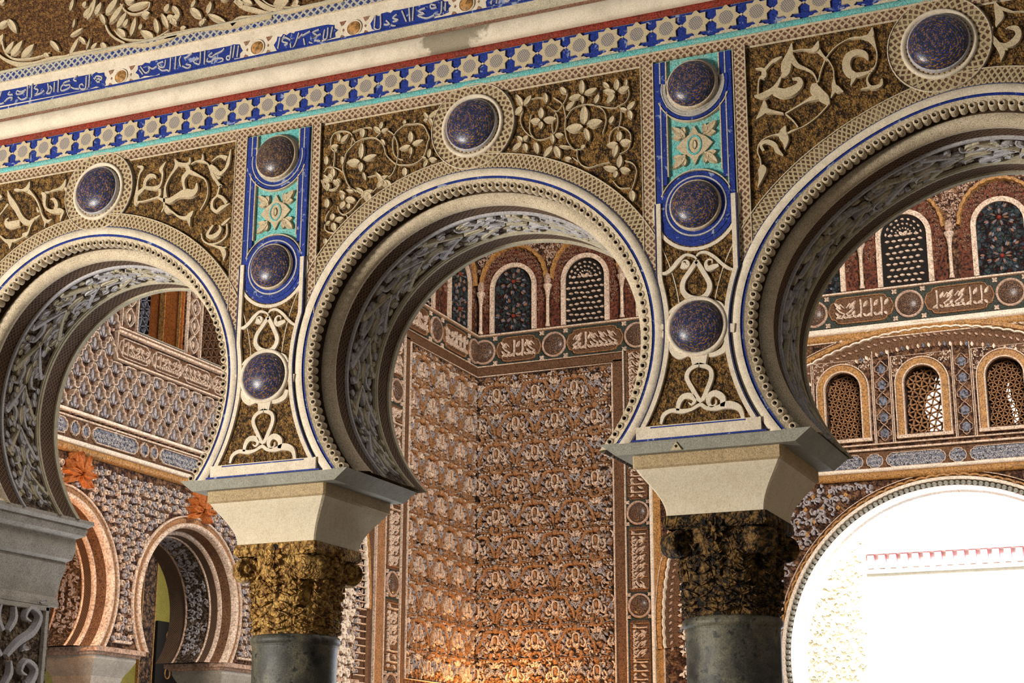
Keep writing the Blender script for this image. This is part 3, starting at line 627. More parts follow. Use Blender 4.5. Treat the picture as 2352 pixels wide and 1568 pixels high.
hprof('faded_red_line', m_rust, [(1.474, .022), (1.486, .014), (1.498, .012)], parent=cor)
hprof('cove', m_greyw, [(1.497, .012), (1.515, .008), (1.535, .014), (1.545, .022)], parent=cor)
hprof('blue_line', m_blue, [(1.5445, .0215), (1.546, .0235), (1.556, .0235), (1.5565, .021)], parent=cor)
SF = thing('star_frieze', 'blue frieze of cream eight-pointed stars under the red line', 'frieze')
g = M(); g.pbox(F, U0, U1, 1.228, 1.357, -.013, -.007); g.build('blue_ground', m_blue, SF)
hprof('turquoise_line', m_turq, [(1.2025, -.002), (1.204, .006), (1.228, .007), (1.2295, -.006)], parent=SF)
hprof('cream_line', m_cream, [(1.194, .0), (1.196, .007), (1.202, .007), (1.2035, .0)], parent=SF)
sp_ = .1303; st0 = None
pl = []
for i in range(16):
    a = PI / 8 * i; r = .0605 if i % 2 == 0 else .0445; pl.append((r * math.cos(a), r * math.sin(a)))
g = M(); g.plate(lambda u, v, h: (u, -h, v), pl, -.008, .0005); st0 = g.build('star', m_star, SF)
gl = M(); gl.plate(lambda u, v, h: (u, -h, v), [(-.05, 0), (-.046, .008), (-.032, .009), (-.022, .016), (-.010, .016), (0, .024), (.010, .016), (.022, .016), (.032, .009), (.046, .008), (.05, 0)], -.008, .001)
lob = gl.build('scalloped_foot', m_cream, SF)
i0 = -8
for i in range(i0, 40):
    u = -.495 + sp_ * i
    if i == i0: st0.location = (u, 0, 1.301); lob.location = (u, 0, 1.2285)
    else: inst(st0, (u, 0, 1.301), SF); inst(lob, (u, 0, 1.2285), SF)
g = M()
for i in range(i0, 40):
    u = -.495 + sp_ * (i + .5); g.plate(F, [(u - .008, 1.301), (u, 1.306), (u + .008, 1.301), (u, 1.296)], -.008, .002)
g.build('link', m_cream, SF)
# inscription frieze
IF = thing('inscription_frieze', 'cream frieze of blue Arabic inscription panels and small gold discs above the cornice', 'frieze')
g = M(); g.pbox(F, U0, U1, 1.556, 1.700, -.013, .012); g.build('cream_ground', m_white, IF)
hprof('plait_band', m_plait, [(1.702, .004), (1.762, .004)], parent=IF, smooth=False)
hprof('fillet', m_cream, [(1.697, .004), (1.699, .018), (1.703, .018), (1.705, .004)], parent=IF)
hprof('fillet', m_greyw, [(1.758, .004), (1.760, .016), (1.768, .016), (1.770, .004)], parent=IF)
K = [
 dict(o=(0,130), s=7.127, out=[(-260,640),(1480,310),(1520,325),(1600,270),(1640,290),(1730,275),(1740,330),(1770,360),(1745,430),(1755,480),(1700,525),(1600,505),(1560,520),(1500,545),(-260,880)],
  st=[[(1505,310),(1490,520)],[(1450,340),(1440,520),(1410,550),(1350,545),(1340,490),(1380,470),(1400,500)],[(995,395),(985,600)],[(930,440),(920,600)],[(820,460),(830,560),(800,620),(860,610),(885,540),(850,500)],[(490,490),(480,700)],[(560,465),(555,690)],
   [(1180,410),(1080,450),(1100,490),(1170,480),(1180,520),(1100,565),(1040,575),(1040,520),(1080,470)],[(1290,335),(1240,400),(1290,420)],[(1200,520),(1260,545),(1330,545)],[(640,480),(600,540),(660,560),(640,620),(600,650),(700,620),(760,570)],
   [(460,560),(380,595),(320,580),(310,635),(400,620),(440,580)],[(330,680),(380,720),(440,710),(480,680)],[(200,590),(170,640),(245,640)],[(110,760),(170,700),(240,690),(215,745)],[(20,720),(62,595)],[(0,790),(60,790),(100,770)],[(1570,370),(1610,400),(1650,380),(1690,400),(1700,360),(1650,340),(1600,350),(1620,430),(1670,430)],[(-60,640),(-70,780)],[(-140,660),(-150,790)]]),
 dict(o=(300,60), s=7.29, out=[(110,800),(150,740),(150,680),(220,670),(270,630),(350,640),(365,605),(1680,350),(1740,325),(1850,325),(1865,370),(1900,430),(1855,480),(1850,550),(1760,560),(1740,605),(1670,600),(1600,655),(1500,680),(440,885),(340,850),(260,850),(180,890),(160,830)],
  st=[[(1840,350),(1815,540)],[(1775,345),(1745,550)],[(1720,365),(1700,540),(1680,590),(1640,570),(1650,530),(1690,520)],[(1280,430),(1268,660)],[(1205,455),(1195,640),(1150,655),(1090,620),(1130,580),(1180,560)],[(792,535),(778,745)],[(705,555),(690,765),(640,755),(560,765),(500,720)],[(620,590),(600,700),(520,705),(500,650),(580,615)],
   [(1400,465),(1340,520),(1400,535),(1450,495),(1560,440),(1600,395)],[(1330,560),(1315,610),(1385,612),(1450,570),(1560,560),(1580,600),(1490,645)],[(1060,475),(1000,525),(930,565)],[(900,690),(990,725),(1045,680),(960,660)],[(880,525),(850,590),(870,700)],
   [(470,695),(400,735),(330,700),(350,760),(280,805),(200,700)],[(180,755),(240,835)],[(365,862),(450,862),(525,825)]]),
 dict(o=(600,0), s=4.9, out=[(158,520),(190,470),(200,425),(240,430),(265,395),(300,410),(340,380),(385,390),(395,370),(690,303),(760,290),(840,295),(840,330),(880,352),(845,385),(850,430),(790,450),(735,470),(700,460),(560,530),(380,575),(340,560),(290,575),(190,582)],
  st=[[(822,318),(800,440)],[(772,328),(760,445),(720,452),(735,350)],[(445,385),(400,520),(360,562),(350,510)],[(485,398),(440,450)],[(670,348),(600,382),(645,410),(600,442),(690,398)],[(498,450),(512,525)],[(560,490),(620,512),(685,478),(618,470)],[(570,368),(478,420)],[(350,468),(290,438),(258,482),(322,502),(280,525)],[(232,438),(208,562)],[(285,415),(258,460)]]),
 dict(o=(600,0), s=4.9, out=[(1243,280),(1270,240),(1290,190),(1345,195),(1370,165),(1430,150),(1470,160),(1500,130),(1560,125),(1925,48),(2000,20),(2050,12),(2075,35),(2115,28),(2120,60),(2148,80),(2120,110),(2125,150),(2050,185),(1980,195),(1940,235),(1840,250),(1480,345),(1420,340),(1370,355),(1300,355),(1262,340)],
  st=[[(1302,190),(1292,330)],[(1362,185),(1362,330),(1325,352),(1290,330)],[(1682,108),(1692,260)],[(1732,95),(1722,250)],[(1602,140),(1652,262)],[(2050,32),(2042,165),(2000,180)],[(2092,48),(2090,140)],[(1992,100),(1930,112),(1928,68),(1985,78)],[(1862,108),(1790,140),(1852,172),(1780,190),(1880,222),(1965,188)],[(1545,178),(1500,220),(1562,240),(1500,262)],[(1480,300),(1535,312)],[(1425,248),(1462,290),(1400,292)]]),
 dict(o=(1100,-60), s=4.9, out=[(90,330),(110,300),(150,300),(1500,20),(1560,60),(1500,110),(150,380),(100,390)], st=[[(160,320),(155,360)],[(220,290),(215,350)],[(300,300),(360,320),(300,330)],[(430,250),(425,310)],[(500,240),(560,280),(620,240)],[(760,180),(755,240)]])]
for d in K:
    ox, oy = d['o']; q = d['s']; P = [at(ox + x / q, oy + y / q) for x, y in d['out']]
    g = M(); g.plate(F, P, .010, .0135); cz = g.build('cartouche', m_blue, IF)
    g = M()
    for st in d['st']:
        pp = []
        for x, y, w_ in curve([(x, y, 1) for x, y in st], 3): u, v = at(ox + x / q, oy + y / q); pp.append((u, v, .0092))
        g.stroke(F, pp, .013, .0185, .7)
    o = g.build('lettering', m_bluish, cz); o['label'] = 'raised pale Arabic letters'
for px, py, r in ((282, 178, .033), (595, 112, .033), (817, 67, .034), (1075, 12, .034), (1330, -42, .034)):
    u, v = at(px, py); boss(F, 'gold_disc', u, v, r, .012, m_gold, IF, up=.012); ringm(F, u, v, [(r + .007, .010), (r + .006, .017), (r + .001, .017), (r, .012)], m_white, 'disc_rim', IF)
    g = M()
    for su in (-1, 1):
        for sv in (-1, 1): x, y = u + su * .062, v + sv * .032; g.plate(F, [(x - .018, y + sv * .014), (x + .018, y + sv * .014), (x + .006, y - .004 * sv), (x - .006, y - .010 * sv)], .010, .0135)
        g.plate(F, [(u + su * .058 - .006, v), (u + su * .058, v + .008), (u + su * .058 + .006, v), (u + su * .058, v - .008)], .010, .0135)
    g.build('corner_fleck', m_rust, IF)
# upper relief: ribbed shell scrolls on dark ochre
g = M(); g.pbox(F, U0, U1, 1.768, 2.9, -.013, -.004); UR = g.build('upper_wall_relief', m_ground2)
tag(UR, 'dark ochre wall field with cream ribbed shell scrolls at top left', 'wall relief')
def leafs(o, s, lf, hh=.012):
    for x0, y0, x1, y1, w_ in lf:
        gg = M(); a = at(o[0] + x0 / s, o[1] + y0 / s); b = at(o[0] + x1 / s, o[1] + y1 / s); u = at(o[0] + x0 / s + 1, o[1] + y0 / s)[0] - a[0]
        gg.lens(F, a, b, w_ / s * u, -.005, hh); gg.build('shell_rib', m_leaf, UR)
leafs((0, 0), 5.88, [(80,740,210,570,80),(160,770,325,560,100),(300,790,480,610,110),(690,560,822,700,70),(120,270,245,450,90),(-20,380,130,290,80),(0,600,60,470,70),(955,760,1080,520,70),(1075,510,1175,595,60),(1180,700,1235,520,36),(1240,680,1330,590,60),(1380,590,1460,690,80),(600,740,680,770,60),(1590,395,1730,170,90),(1710,500,1590,400,90),(1680,380,1745,265,70),(1780,510,1850,240,80),(1900,420,1925,330,60),(2090,530,1910,430,110),(2150,470,2105,250,80),(2290,400,2195,190,80),(1740,130,2040,40,90),(1920,220,2040,190,100),(960,170,1010,-10,60),(1130,110,1180,30,70),(1140,240,1245,110,80),(1190,290,1310,-20,100),(1370,200,1440,345,70),(1300,220,1385,40,90),(1440,210,1610,-20,110),(1490,330,1690,60,90),(0,60,80,20,60),(1000,400,1030,260,40),(960,500,1140,390,50),(1700,20,1830,20,100),(2260,260,2360,230,80),(2400,350,2330,260,70)])
leafs((380, 0), 5.6, [(330,120,480,240,100),(400,10,340,120,60),(550,200,600,30,80),(560,200,790,300,80),(440,330,540,260,70),(60,300,210,200,100),(100,90,200,210,80),(0,170,60,60,80),(200,390,280,360,70),(930,20,1010,90,80),(1000,20,1130,60,90),(720,20,820,0,40),(480,350,520,230,40),(1400,60,1600,30,200),(1680,10,1700,90,100),(1620,90,1760,100,60)])
g = M()
def S2(o, s, pts, hh=.010):
    pp = [];
    for x, y, w_ in curve(pts, 4): u, v = at(o[0] + x / s, o[1] + y / s); u2 = at(o[0] + x / s + 1, o[1] + y / s)[0]; pp.append((u, v, w_ / s * (u2 - u)))
    g.stroke(F, pp, -.005, hh, .85)
for pts in [[(-40,720,30),(60,800,34),(170,850,44),(300,880,60),(480,870,60),(640,820,50),(740,790,40),(900,770,34),(1000,735,34),(1300,700,70),(1460,680,70),(1600,650,50),(1720,620,50),(1900,625,50),(2100,600,60),(2300,530,60),(2400,470,50)],
  [(40,560,24),(60,650,20),(100,740,20),(190,800,24),(330,810,24),(520,780,20),(690,720,14)],[(1440,350,20),(1480,440,26),(1560,520,26),(1700,590,20)],[(1560,420,14),(1640,510,20),(1760,545,20),(1960,550,24),(2140,510,20),(2290,420,14)],[(1640,60,16),(1720,170,24),(1860,200,24),(2010,130,20),(2040,40,14)]]:
    S2((0, 0), 5.88, pts)
for pts in [[(0,480,70),(200,440,70),(420,390,50),(640,380,30),(860,330,110),(1100,270,90),(1380,225,40)],[(860,330,60),(960,250,60),(1150,225,40),(1400,180,24)],[(900,20,40),(1010,100,50),(1130,130,60),(1290,170,40),(1420,170,24)],[(1170,0,40),(1250,70,60),(1400,140,60),(1600,160,60),(1800,110,60),(2000,60,60),(2300,-10,80)],[(1230,-20,16),(1330,60,16),(1460,100,16),(1640,100,12)]]:
    S2((380, 0), 5.6, pts)
g.build('scroll_border', m_leaf, UR)
# ================================================================ COLUMNS
def imposts(cx, cy, half):
    g = M(); return g
def sqprof(cx, cy, prof, sx=1, sy=1, n=5):
    # square-plan moulding: prof (half width, z); corners slightly eased
    g = M(); P = []
    for q in range(4):
        for t in range(n):
            pass
    ang = []
    for q in range(4):
        for dx in (-.97, -.5, 0, .5, .97): ang.append((q, dx))
    for q, dx in ang:
        r = []
        for hw, z in prof:
            x, y = {0: (dx, -1), 1: (1, dx), 2: (-dx, 1), 3: (-1, -dx)}[q]
            r.append((cx + x * hw * sx, cy + y * hw * sy, z))
        P.append(r)
    g.grid(P, lambda i, j: (i * .1, prof[j][1]), True); return g
for k in range(2):
    side = ('left', 'right')[k]; cx, cy = 1.0 + 2 * k, .33
    Cn = thing('column', ('left column: dark marble shaft under a bright gilded leaf capital' if k == 0 else 'right column: dark marble shaft under a dark brown deeply drilled capital'), 'column')
    g = M()   # slab under the arch feet, flaring upwards
    g.v = []
    P = []
    for x, y, hw in ((-1, 0, 0), (1, 0, 0), (1, 1, 0), (-1, 1, 0)):
        P.append([(cx + x * a, -.004 + (TH + .012) * y + (-b if y == 0 else b), z) for a, b, z in ((.0, 0, -.456), (.425, .0, -.456), (.362, -.004, -.505), (.26, -.02, -.507), (0, -.05, -.507))])
    g.grid(P, None, True); g.build('abacus_slab', m_slab, Cn)
    g = sqprof(cx, cy, [(.302, -.500), (.302, -.553), (.292, -.560)]); g.build('impost_moulding', m_tan, Cn)
    prof = [(.292, -.556)] + [(.292 - .092 * math.sin(t * PI / 2) ** 1.15, -.56 - .175 * t) for t in [i / 10 for i in range(11)]] + [(.1, -.737)]
    g = sqprof(cx, cy, prof); g.build('impost_block', m_impost, Cn)
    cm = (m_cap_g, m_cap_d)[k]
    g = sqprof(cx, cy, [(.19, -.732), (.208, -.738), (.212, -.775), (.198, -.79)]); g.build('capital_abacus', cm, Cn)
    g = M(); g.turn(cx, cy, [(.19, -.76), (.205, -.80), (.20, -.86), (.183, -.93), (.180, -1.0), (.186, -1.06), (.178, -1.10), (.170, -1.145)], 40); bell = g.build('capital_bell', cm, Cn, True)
    for q in range(4):   # corner volutes
        a = PI / 4 + q * PI / 2; g = M(); vx, vy = cx + .236 * math.cos(a), cy + .236 * math.sin(a)
        tx, ty = -math.sin(a), math.cos(a)
        def V(u, v, h, vx=vx, vy=vy, a=a, tx=tx, ty=ty): return (vx + math.cos(a) * u + tx * h, vy + math.sin(a) * u + ty * h, -.845 + v)
        for hs in (-1, 1):
            g.lathe(lambda u, v, h, V=V: V(u, v, h), 0, 0, [(.0001, .05 * hs), (.018, .056 * hs), (.022, .048 * hs), (.034, .046 * hs), (.040, .056 * hs), (.050, .054 * hs), (.054, .03 * hs), (.052, 0)], 20)
        g.build('volute', cm, Cn, True)
    for q in range(4):   # central flower on each face
        g = M(); mp = [lambda u, v, h: (cx + u, cy - .205 - h, -.80 + v), lambda u, v, h: (cx + .205 + h, cy + u, -.80 + v), lambda u, v, h: (cx + u, cy + .205 + h, -.80 + v), lambda u, v, h: (cx - .205 - h, cy + u, -.80 + v)][q]
        for i in range(8):
            a = i * PI / 4; g.lens(mp, (.01 * math.cos(a), .01 * math.sin(a)), (.05 * math.cos(a), .05 * math.sin(a)), .026, -.02, .014, 4)
        g.lathe(mp, 0, 0, [(.0001, .022), (.012, .018), (.017, .0)], 10); g.build('flower', cm, Cn)
    for row, (n, z0, z1, rr, w_) in enumerate(((8, -1.135, -1.00, .182, .10), (8, -1.09, -.875, .186, .10), (12, -.98, -.83, .192, .05))):
        for i in range(n):     # acanthus leaves curling outwards
            a0 = 2 * PI * (i + (.5 if row == 1 else 0)) / n; g = M()
            def Q(u, v, h, a0=a0, rr=rr): t = a0 + u / rr; r = rr + h; return (cx + r * math.cos(t), cy + r * math.sin(t), v)
            rows = []
            for j in range(8):
                t = j / 7; z = z0 + (z1 - z0) * t - (.02 * max(0, t - .8) * 5); ww = w_ * .5 * (.55 + .6 * math.sin(PI * min(1, t * .85 + .1))) * (1 - .6 * max(0, t - .7) / .3)
                hh = .004 + .012 * t + .045 * max(0, t - .55) ** 1.4
                rows.append([Q(ww * e, z, hh - .012 * abs(e) + (.007 if abs(e) == .5 else 0)) for e in (-1, -.5, 0, .5, 1)])
            g.grid(rows); 
            for e in (-1, 1):
                for j in range(4): t = .15 + j * .2; g.lens(Q, (0, z0 + (z1 - z0) * t), (e * w_ * .55, z0 + (z1 - z0) * (t + .12)), .016, .0, .02, 4)
            g.build('acanthus_leaf', cm, Cn)
    if k == 0:
        g = M(); g.lathe(lambda u, v, h: (cx + .005 + u, cy - .21 - h, -.758 + v), 0, 0, [(.0001, .004), (.016, .002), (.017, -.03)], 12); g.build('drilled_hole', m_dark, Cn)
    g = M(); g.turn(cx, cy, [(.165, -1.125), (.186, -1.128), (.196, -1.135), (.200, -1.15), (.198, -1.162), (.190, -1.168), (.189, -1.172), (.192, -1.176), (.188, -1.185), (.186, -1.3), (.192, -2.2), (.194, -4.0)], 56); g.build('shaft', m_marble, Cn, True)
g = M(); g.plate(lambda u, v, h: (u, -.004 - h, v), [(2.87, -.503), (2.915, -.503), (2.893, -.470)], 0, .004); pt = g.build('plaster_patch', m_leaf); g = M(); g.lathe(lambda u, v, h: (u, -.008 - h, v), 2.893, -.488, [(.0001, .001), (.006, .0005), (.007, -.002)], 10); g.build('nail_hole', m_dark, pt)
tag(pt, 'small triangular plaster patch with a dark hole on the slab of the right column', 'patch')
# end jamb of the left arch
J = thing('carved_jamb', 'carved stucco jamb with grey impost at the far left, under the foot of the left arch', 'pilaster')
def JM(u, v, h): return (-.64 + h, u, v)
g = M(); P = []
for y in (-.05, TH + .06): P.append([(-.64 + h, y + (0 if y < 0 else h * .4), v) for v, h in ((-.456, .15), (-.475, .155), (-.492, .12), (-.50, .125), (-.53, .115), (-.545, .07), (-.60, .075), (-.65, .06), (-.665, .028), (-.68, .035), (-.70, .03), (-.76, .012), (-.84, .0), (-.872, .012), (-.89, .012), (-.892, 0))])
g.grid(P); g.grid([P[1], [(-.8, p[1], p[2]) for p in P[1]]]); g.build('impost', m_stone, J)
g = M(); g.pbox(JM, -.05, .66, -4, -.90, -.03, .0); g.build('reveal', m_jambc, J)
g = M()
for y in (.03, .615): g.stroke(JM, [(y, -.90, .028), (y, -2.6, .028)], 0, .02, .8)
g.stroke(JM, [(.0, -.905, .028), (.63, -.905, .028)], 0, .02, .8); g.build('border', m_stone, J)
g = M(); rnd = random.Random(11)
for r_ in range(5):
    for sg in (-1, 1):
        cy_, cz_ = .32, -1.0 - r_ * .26
        g.stroke(JM, curve([(cy_ + sg * .02, cz_ - .16, .03), (cy_ + sg * .10, cz_ - .09, .045), (cy_ + sg * .20, cz_ - .03, .05), (cy_ + sg * .24, cz_ + .05, .04), (cy_ + sg * .17, cz_ + .09, .03), (cy_ + sg * .13, cz_ + .04, .025), (cy_ + sg * .17, cz_ + .02, .01)], 4), 0, .03)
        g.stroke(JM, curve([(cy_ + sg * .02, cz_ - .04, .03), (cy_ + sg * .06, cz_ + .02, .04), (cy_ + sg * .05, cz_ + .08, .02)], 4), 0, .028)
        for q in range(5): a = rnd.uniform(0, 6.28); x, y = cy_ + sg * rnd.uniform(.03, .24), cz_ + rnd.uniform(-.13, .13); g.lens(JM, (x, y), (x + .05 * math.cos(a), y + .05 * math.sin(a)), .025, 0, .02, 4)
g.build('scroll_carving', m_bluish, J)
# ================================================================ FAR HALL
def plate_holes(g, mp, outer, holes, h0, h1):
    loops = [outer] + holes; tri = tessellate_polygon([[Vector((a, b, 0)) for a, b in l] for l in loops])
    flat = [p for l in loops for p in l]; n = len(flat)
    vs = [mp(a, b, h1) for a, b in flat] + [mp(a, b, h0) for a, b in flat]; fs = [tuple(t) for t in tri]
    o = 0
    for l in loops:
        for i in range(len(l)): fs.append((o + i, o + (i + 1) % len(l), n + o + (i + 1) % len(l), n + o + i))
        o += len(l)
    g.add(vs, fs)
def circ(cu, cv, r, a0, a1, n=30, rv=None): return [(a, b) for a, b, _ in arc(cu, cv, r, a0, a1, 0, n, rv)]
def archwin(c, hw, z0, zs): return [(c - hw, z0)] + circ(c, zs, hw, 180, 0, 18) + [(c + hw, z0)]
DC, DZ, DR = 1.92, -.25, 1.985
BC, BZ, BR = 1.78, .25, 3.43
TW = [.73, 1.69, 2.65]
g = M(); outer = [(X - .5, 7), (X - .5, -4), (DC - DR + .0, -4)] + circ(DC, DZ, DR, 180, 0, 60) + [(DC + DR, -4), (12, -4), (12, 7)]
plate_holes(g, B, outer, [archwin(c, .225, 2.40, 3.0) for c in TW], -.7, 0); tag(g.build('wall_far', m_hground), 'richly carved far wall of the hall around the bright doorway', kind='structure')
LC, LZ = [5.0, 6.98, 8.96], -.09
LWIN = [(5.89, 6.66), (6.92, 7.66), (7.92, 8.66)]
g = M(); outer = [(.64, 7), (.64, -4)]
outer += [(3.85, -4), (3.85, -.56)]
for c in LC:
    q = math.degrees(math.asin(.47 / .80)); outer += [(c + .82 * math.cos(math.radians(a)), LZ + .80 * math.sin(math.radians(a))) for a in [180 + q - (180 + 2 * q) * i / 40 for i in range(41)]]
outer += [(10.1, -.56), (10.1, -4), (13.9, -4), (13.9, 7)]
plate_holes(g, L, outer, [[(a, 2.34), (a, 3.1), (b, 3.1), (b, 2.34)] for a, b in LWIN], -.7, 0); tag(g.build('wall_left', m_hground), 'carved left wall of the hall with its own horseshoe arcade', kind='structure')
def fill(g, mp, u0, u1, v0, v1, cell, test=None, seed=1, h=.03, w=.3, kinds=3):
    # close-packed scrolls and leaves, every cell turned a different way
    rnd = random.Random(seed); nu = max(1, int((u1 - u0) / cell)); nv = max(1, int((v1 - v0) / cell)); gs = g if isinstance(g, list) else [g]
    for i in range(nu + 1):
        for j in range(nv + 1):
            x = u0 + (i + (.5 if j % 2 else 0)) * cell; y = v0 + (j + .5) * cell; x += rnd.uniform(-.16, .16) * cell; y += rnd.uniform(-.16, .16) * cell
            if x > u1 - cell * .3 or x < u0 + cell * .3 or y > v1 - cell * .3 or y < v0 + cell * .3: continue
            if test and not test(x, y): continue
            sg = 1 if (i + j) % 2 else -1; c = cell; G = gs[(i * 7 + j * 3) % len(gs)]; W = c * w * .8; r = c * .42; t0 = rnd.uniform(-40, 40) + (180 if rnd.random() < .3 else 0)
            G.stroke(mp, [(x + sg * r * (1 - q * .13) * math.cos(math.radians(a + t0)), y + r * (1 - q * .13) * math.sin(math.radians(a + t0)), W * (.5 + .22 * q if q < 4 else 1.3 - .2 * (q - 4))) for q, a in enumerate((220, 165, 110, 50, -15, -80))], 0, h)
            a = rnd.uniform(0, 6.28); gs[(i + j) % len(gs)].lens(mp, (x - c * .1 * math.cos(a), y - c * .1 * math.sin(a)), (x + c * .3 * math.cos(a), y + c * .3 * math.sin(a)), W * 1.2, 0, h * .9, 4)
            for q in range(2):
                a = rnd.uniform(0, 6.28); gs[(i + q) % len(gs)].lens(mp, (x + c * .34 * math.cos(a), y + c * .34 * math.sin(a)), (x + c * .74 * math.cos(a + .5), y + c * .74 * math.sin(a + .5)), W * 1.1, 0, h * .8, 4)
def line(parent, mp, pts, w, mat=None, h=.03, name='fillet', base=0): g = M(); g.stroke(mp, [(a, b, w) for a, b in pts], base, h, .7); return g.build(name, mat or m_hline, parent)
# ---- the great panel tile
def tiles(parent, mp, u0, u1, v0, v1, pu=.56, pv=.82):
    gt, gc, gg = M(), M(), M()
    ok = lambda x, y, m=.02: u0 + m < x < u1 - m and v0 + m < y < v1 - m
    def st(G, cx, cy, pts, h=.035):
        for s in (-1, 1):
            P = [(cx + s * x, cy + y, w_) for x, y, w_ in curve(pts, 2)]
            if all(ok(a, b, .0) for a, b, _ in P): G.stroke(mp, P, 0, h, .6)
    def ln(G, cx, cy, a, b, w_, h=.03):
        for s in ((-1, 1) if a[0] or b[0] else (1,)):
            p, q = (cx + s * a[0], cy + a[1]), (cx + s * b[0], cy + b[1])
            if ok(*p, .0) and ok(*q, .0): G.lens(mp, p, q, w_, 0, h, 4)
    fill([gt, gc, gt, gg], mp, u0, u1, v0, v1, .085, None, 77, .022, .34)
    j = 0; y = v1 - .10
    while y > v0 - .5:
        n = int((u1 - u0) / pu) + 3
        for i in range(-1, n):
            x = u0 + .30 + (i + (.5 if j % 2 else 0)) * pu
            if ok(x, y, .03):   # boss
                gt.lathe(mp, x, y, [(.0001, .075), (.024, .066), (.038, .04), (.042, .0)], 12)
            # ogee ribbons sweeping round the heart below
            st(gt, x, y, [(.03, -.02, .03), (.09, -.01, .045), (.15, -.04, .05), (.17, -.10, .045), (.215, -.15, .045), (.25, -.22, .04), (.26, -.29, .03)], .045)
            st(gt, x, y, [(.05, -.29, .05), (.075, -.34, .05), (.05, -.385, .04), (.0, -.395, .04)], .04)
            # cartouche under the boss
            st(gc, x, y, [(.0, -.065, .02), (.035, -.085, .022), (.043, -.14, .022), (.036, -.185, .02)], .045)
            ln(gt, x, y, (0, -.18), (0, -.085), .05, .035); ln(gc, x, y, (.0, -.25), (.04, -.19), .04, .045); ln(gc, x, y, (.03, -.20), (0, -.265), .04)
            # bars
            for s in (-1, 1):
                a, b = (x + s * .06, y + .045), (x + s * .21, y + .04)
                if ok(*a) and ok(*b): gt.stroke(mp, [(*a, .012), (*b, .012)], 0, .05)
            for q in range(3): ln(gc, x, y, (.07 + q * .045, .0), (.085 + q * .045, .038), .02, .035)
            # heart and wings (upper centre of each bay)
            hx, hy = x + pu / 2, y - .02
            for G, a, b, w_ in ((gc, (.004, -.05), (.05, -.005), .045), (gg, (.01, -.09), (.09, -.06), .03), (gg, (.02, -.10), (.10, -.14), .035), (gg, (.08, -.10), (.13, -.18), .035), (gc, (.005, -.02), (.03, .03), .03), (gt, (.0, -.20), (.07, -.17), .05), (gt, (.03, -.24), (.09, -.20), .04), (gg, (.10, -.04), (.15, -.10), .03), (gc, (.12, -.24), (.18, -.27), .03)): ln(G, hx, hy, a, b, w_, .04)
            st(gg, hx, hy, [(.0, -.15, .012), (.02, -.11, .018), (.055, -.085, .022), (.075, -.11, .022), (.055, -.13, .012)], .04)
            st(gc, x, y, [(.10, -.14, .02), (.13, -.19, .03), (.10, -.24, .026), (.07, -.22, .014)], .035); st(gc, x, y, [(.20, -.02, .02), (.235, -.06, .026), (.22, -.11, .018)], .03)
            ln(gg, x, y, (.07, -.10), (.11, -.06), .028); ln(gc, x, y, (.06, -.14), (.08, -.20), .022); ln(gg, x, y, (.16, -.22), (.20, -.28), .028); ln(gt, x, y, (.10, -.30), (.17, -.34), .03); ln(gc, x, y, (.12, -.35), (.20, -.33), .022)
        y -= pv / 2; j += 1
    gt.build('tan_strapwork', m_htan, parent); gc.build('cream_leaf_relief', m_hcream, parent); gg.build('grey_leaf_relief', m_hgren, parent)
def band(parent, mp, u0, u1, v0, v1, name='brown_band', mat=None, h=.012): g = M(); g.pbox(mp, u0, u1, v0, v1, 0, h); return g.build(name, mat or m_hbrown, parent)
for mp, a, b, lb, sgn in ((B, X, -2.28, 'carved stucco panel right of the room corner, glowing orange at its foot', 1), (L, 11.40, D, 'foreshortened carved stucco panel on the left wall, left of the room corner', -1)):
    g = M(); g.pbox(mp, a, b, -.47, 3.66, 0, .004); PN = tag(g.build('stucco_panel', m_hgold), lb, 'wall panel')
    tiles(PN, mp, a + .01, b - .01, -.44, 3.63)
    if sgn > 0:
        line(PN, mp, [(a, 3.66), (b, 3.66), (b, -.47), (a, -.47)], .022); band(PN, mp, a, b + .14, 3.68, 3.785); band(PN, mp, b + .012, b + .14, -2, 3.70); line(PN, mp, [(a, 3.80), (b + .155, 3.80), (b + .155, -2)], .02)
    else:
        line(PN, mp, [(b, 3.66), (a, 3.66), (a, -.47), (b, -.47)], .022); band(PN, mp, a - .14, b, 3.68, 3.785); band(PN, mp, a - .14, a - .012, -2, 3.70); line(PN, mp, [(b, 3.80), (a - .155, 3.80), (a - .155, -2)], .02)
def hroundel(mp, cu, cv, r, parent, teal=True):
    R = parent; ringm(mp, cu, cv, [(r + .01, .0), (r + .008, .03), (r - .015, .034), (r - .022, .01)], m_hl2, 'rim', R)
    boss(mp, 'boss', cu, cv, r - .02, .07, m_hdome, R, up=.005)
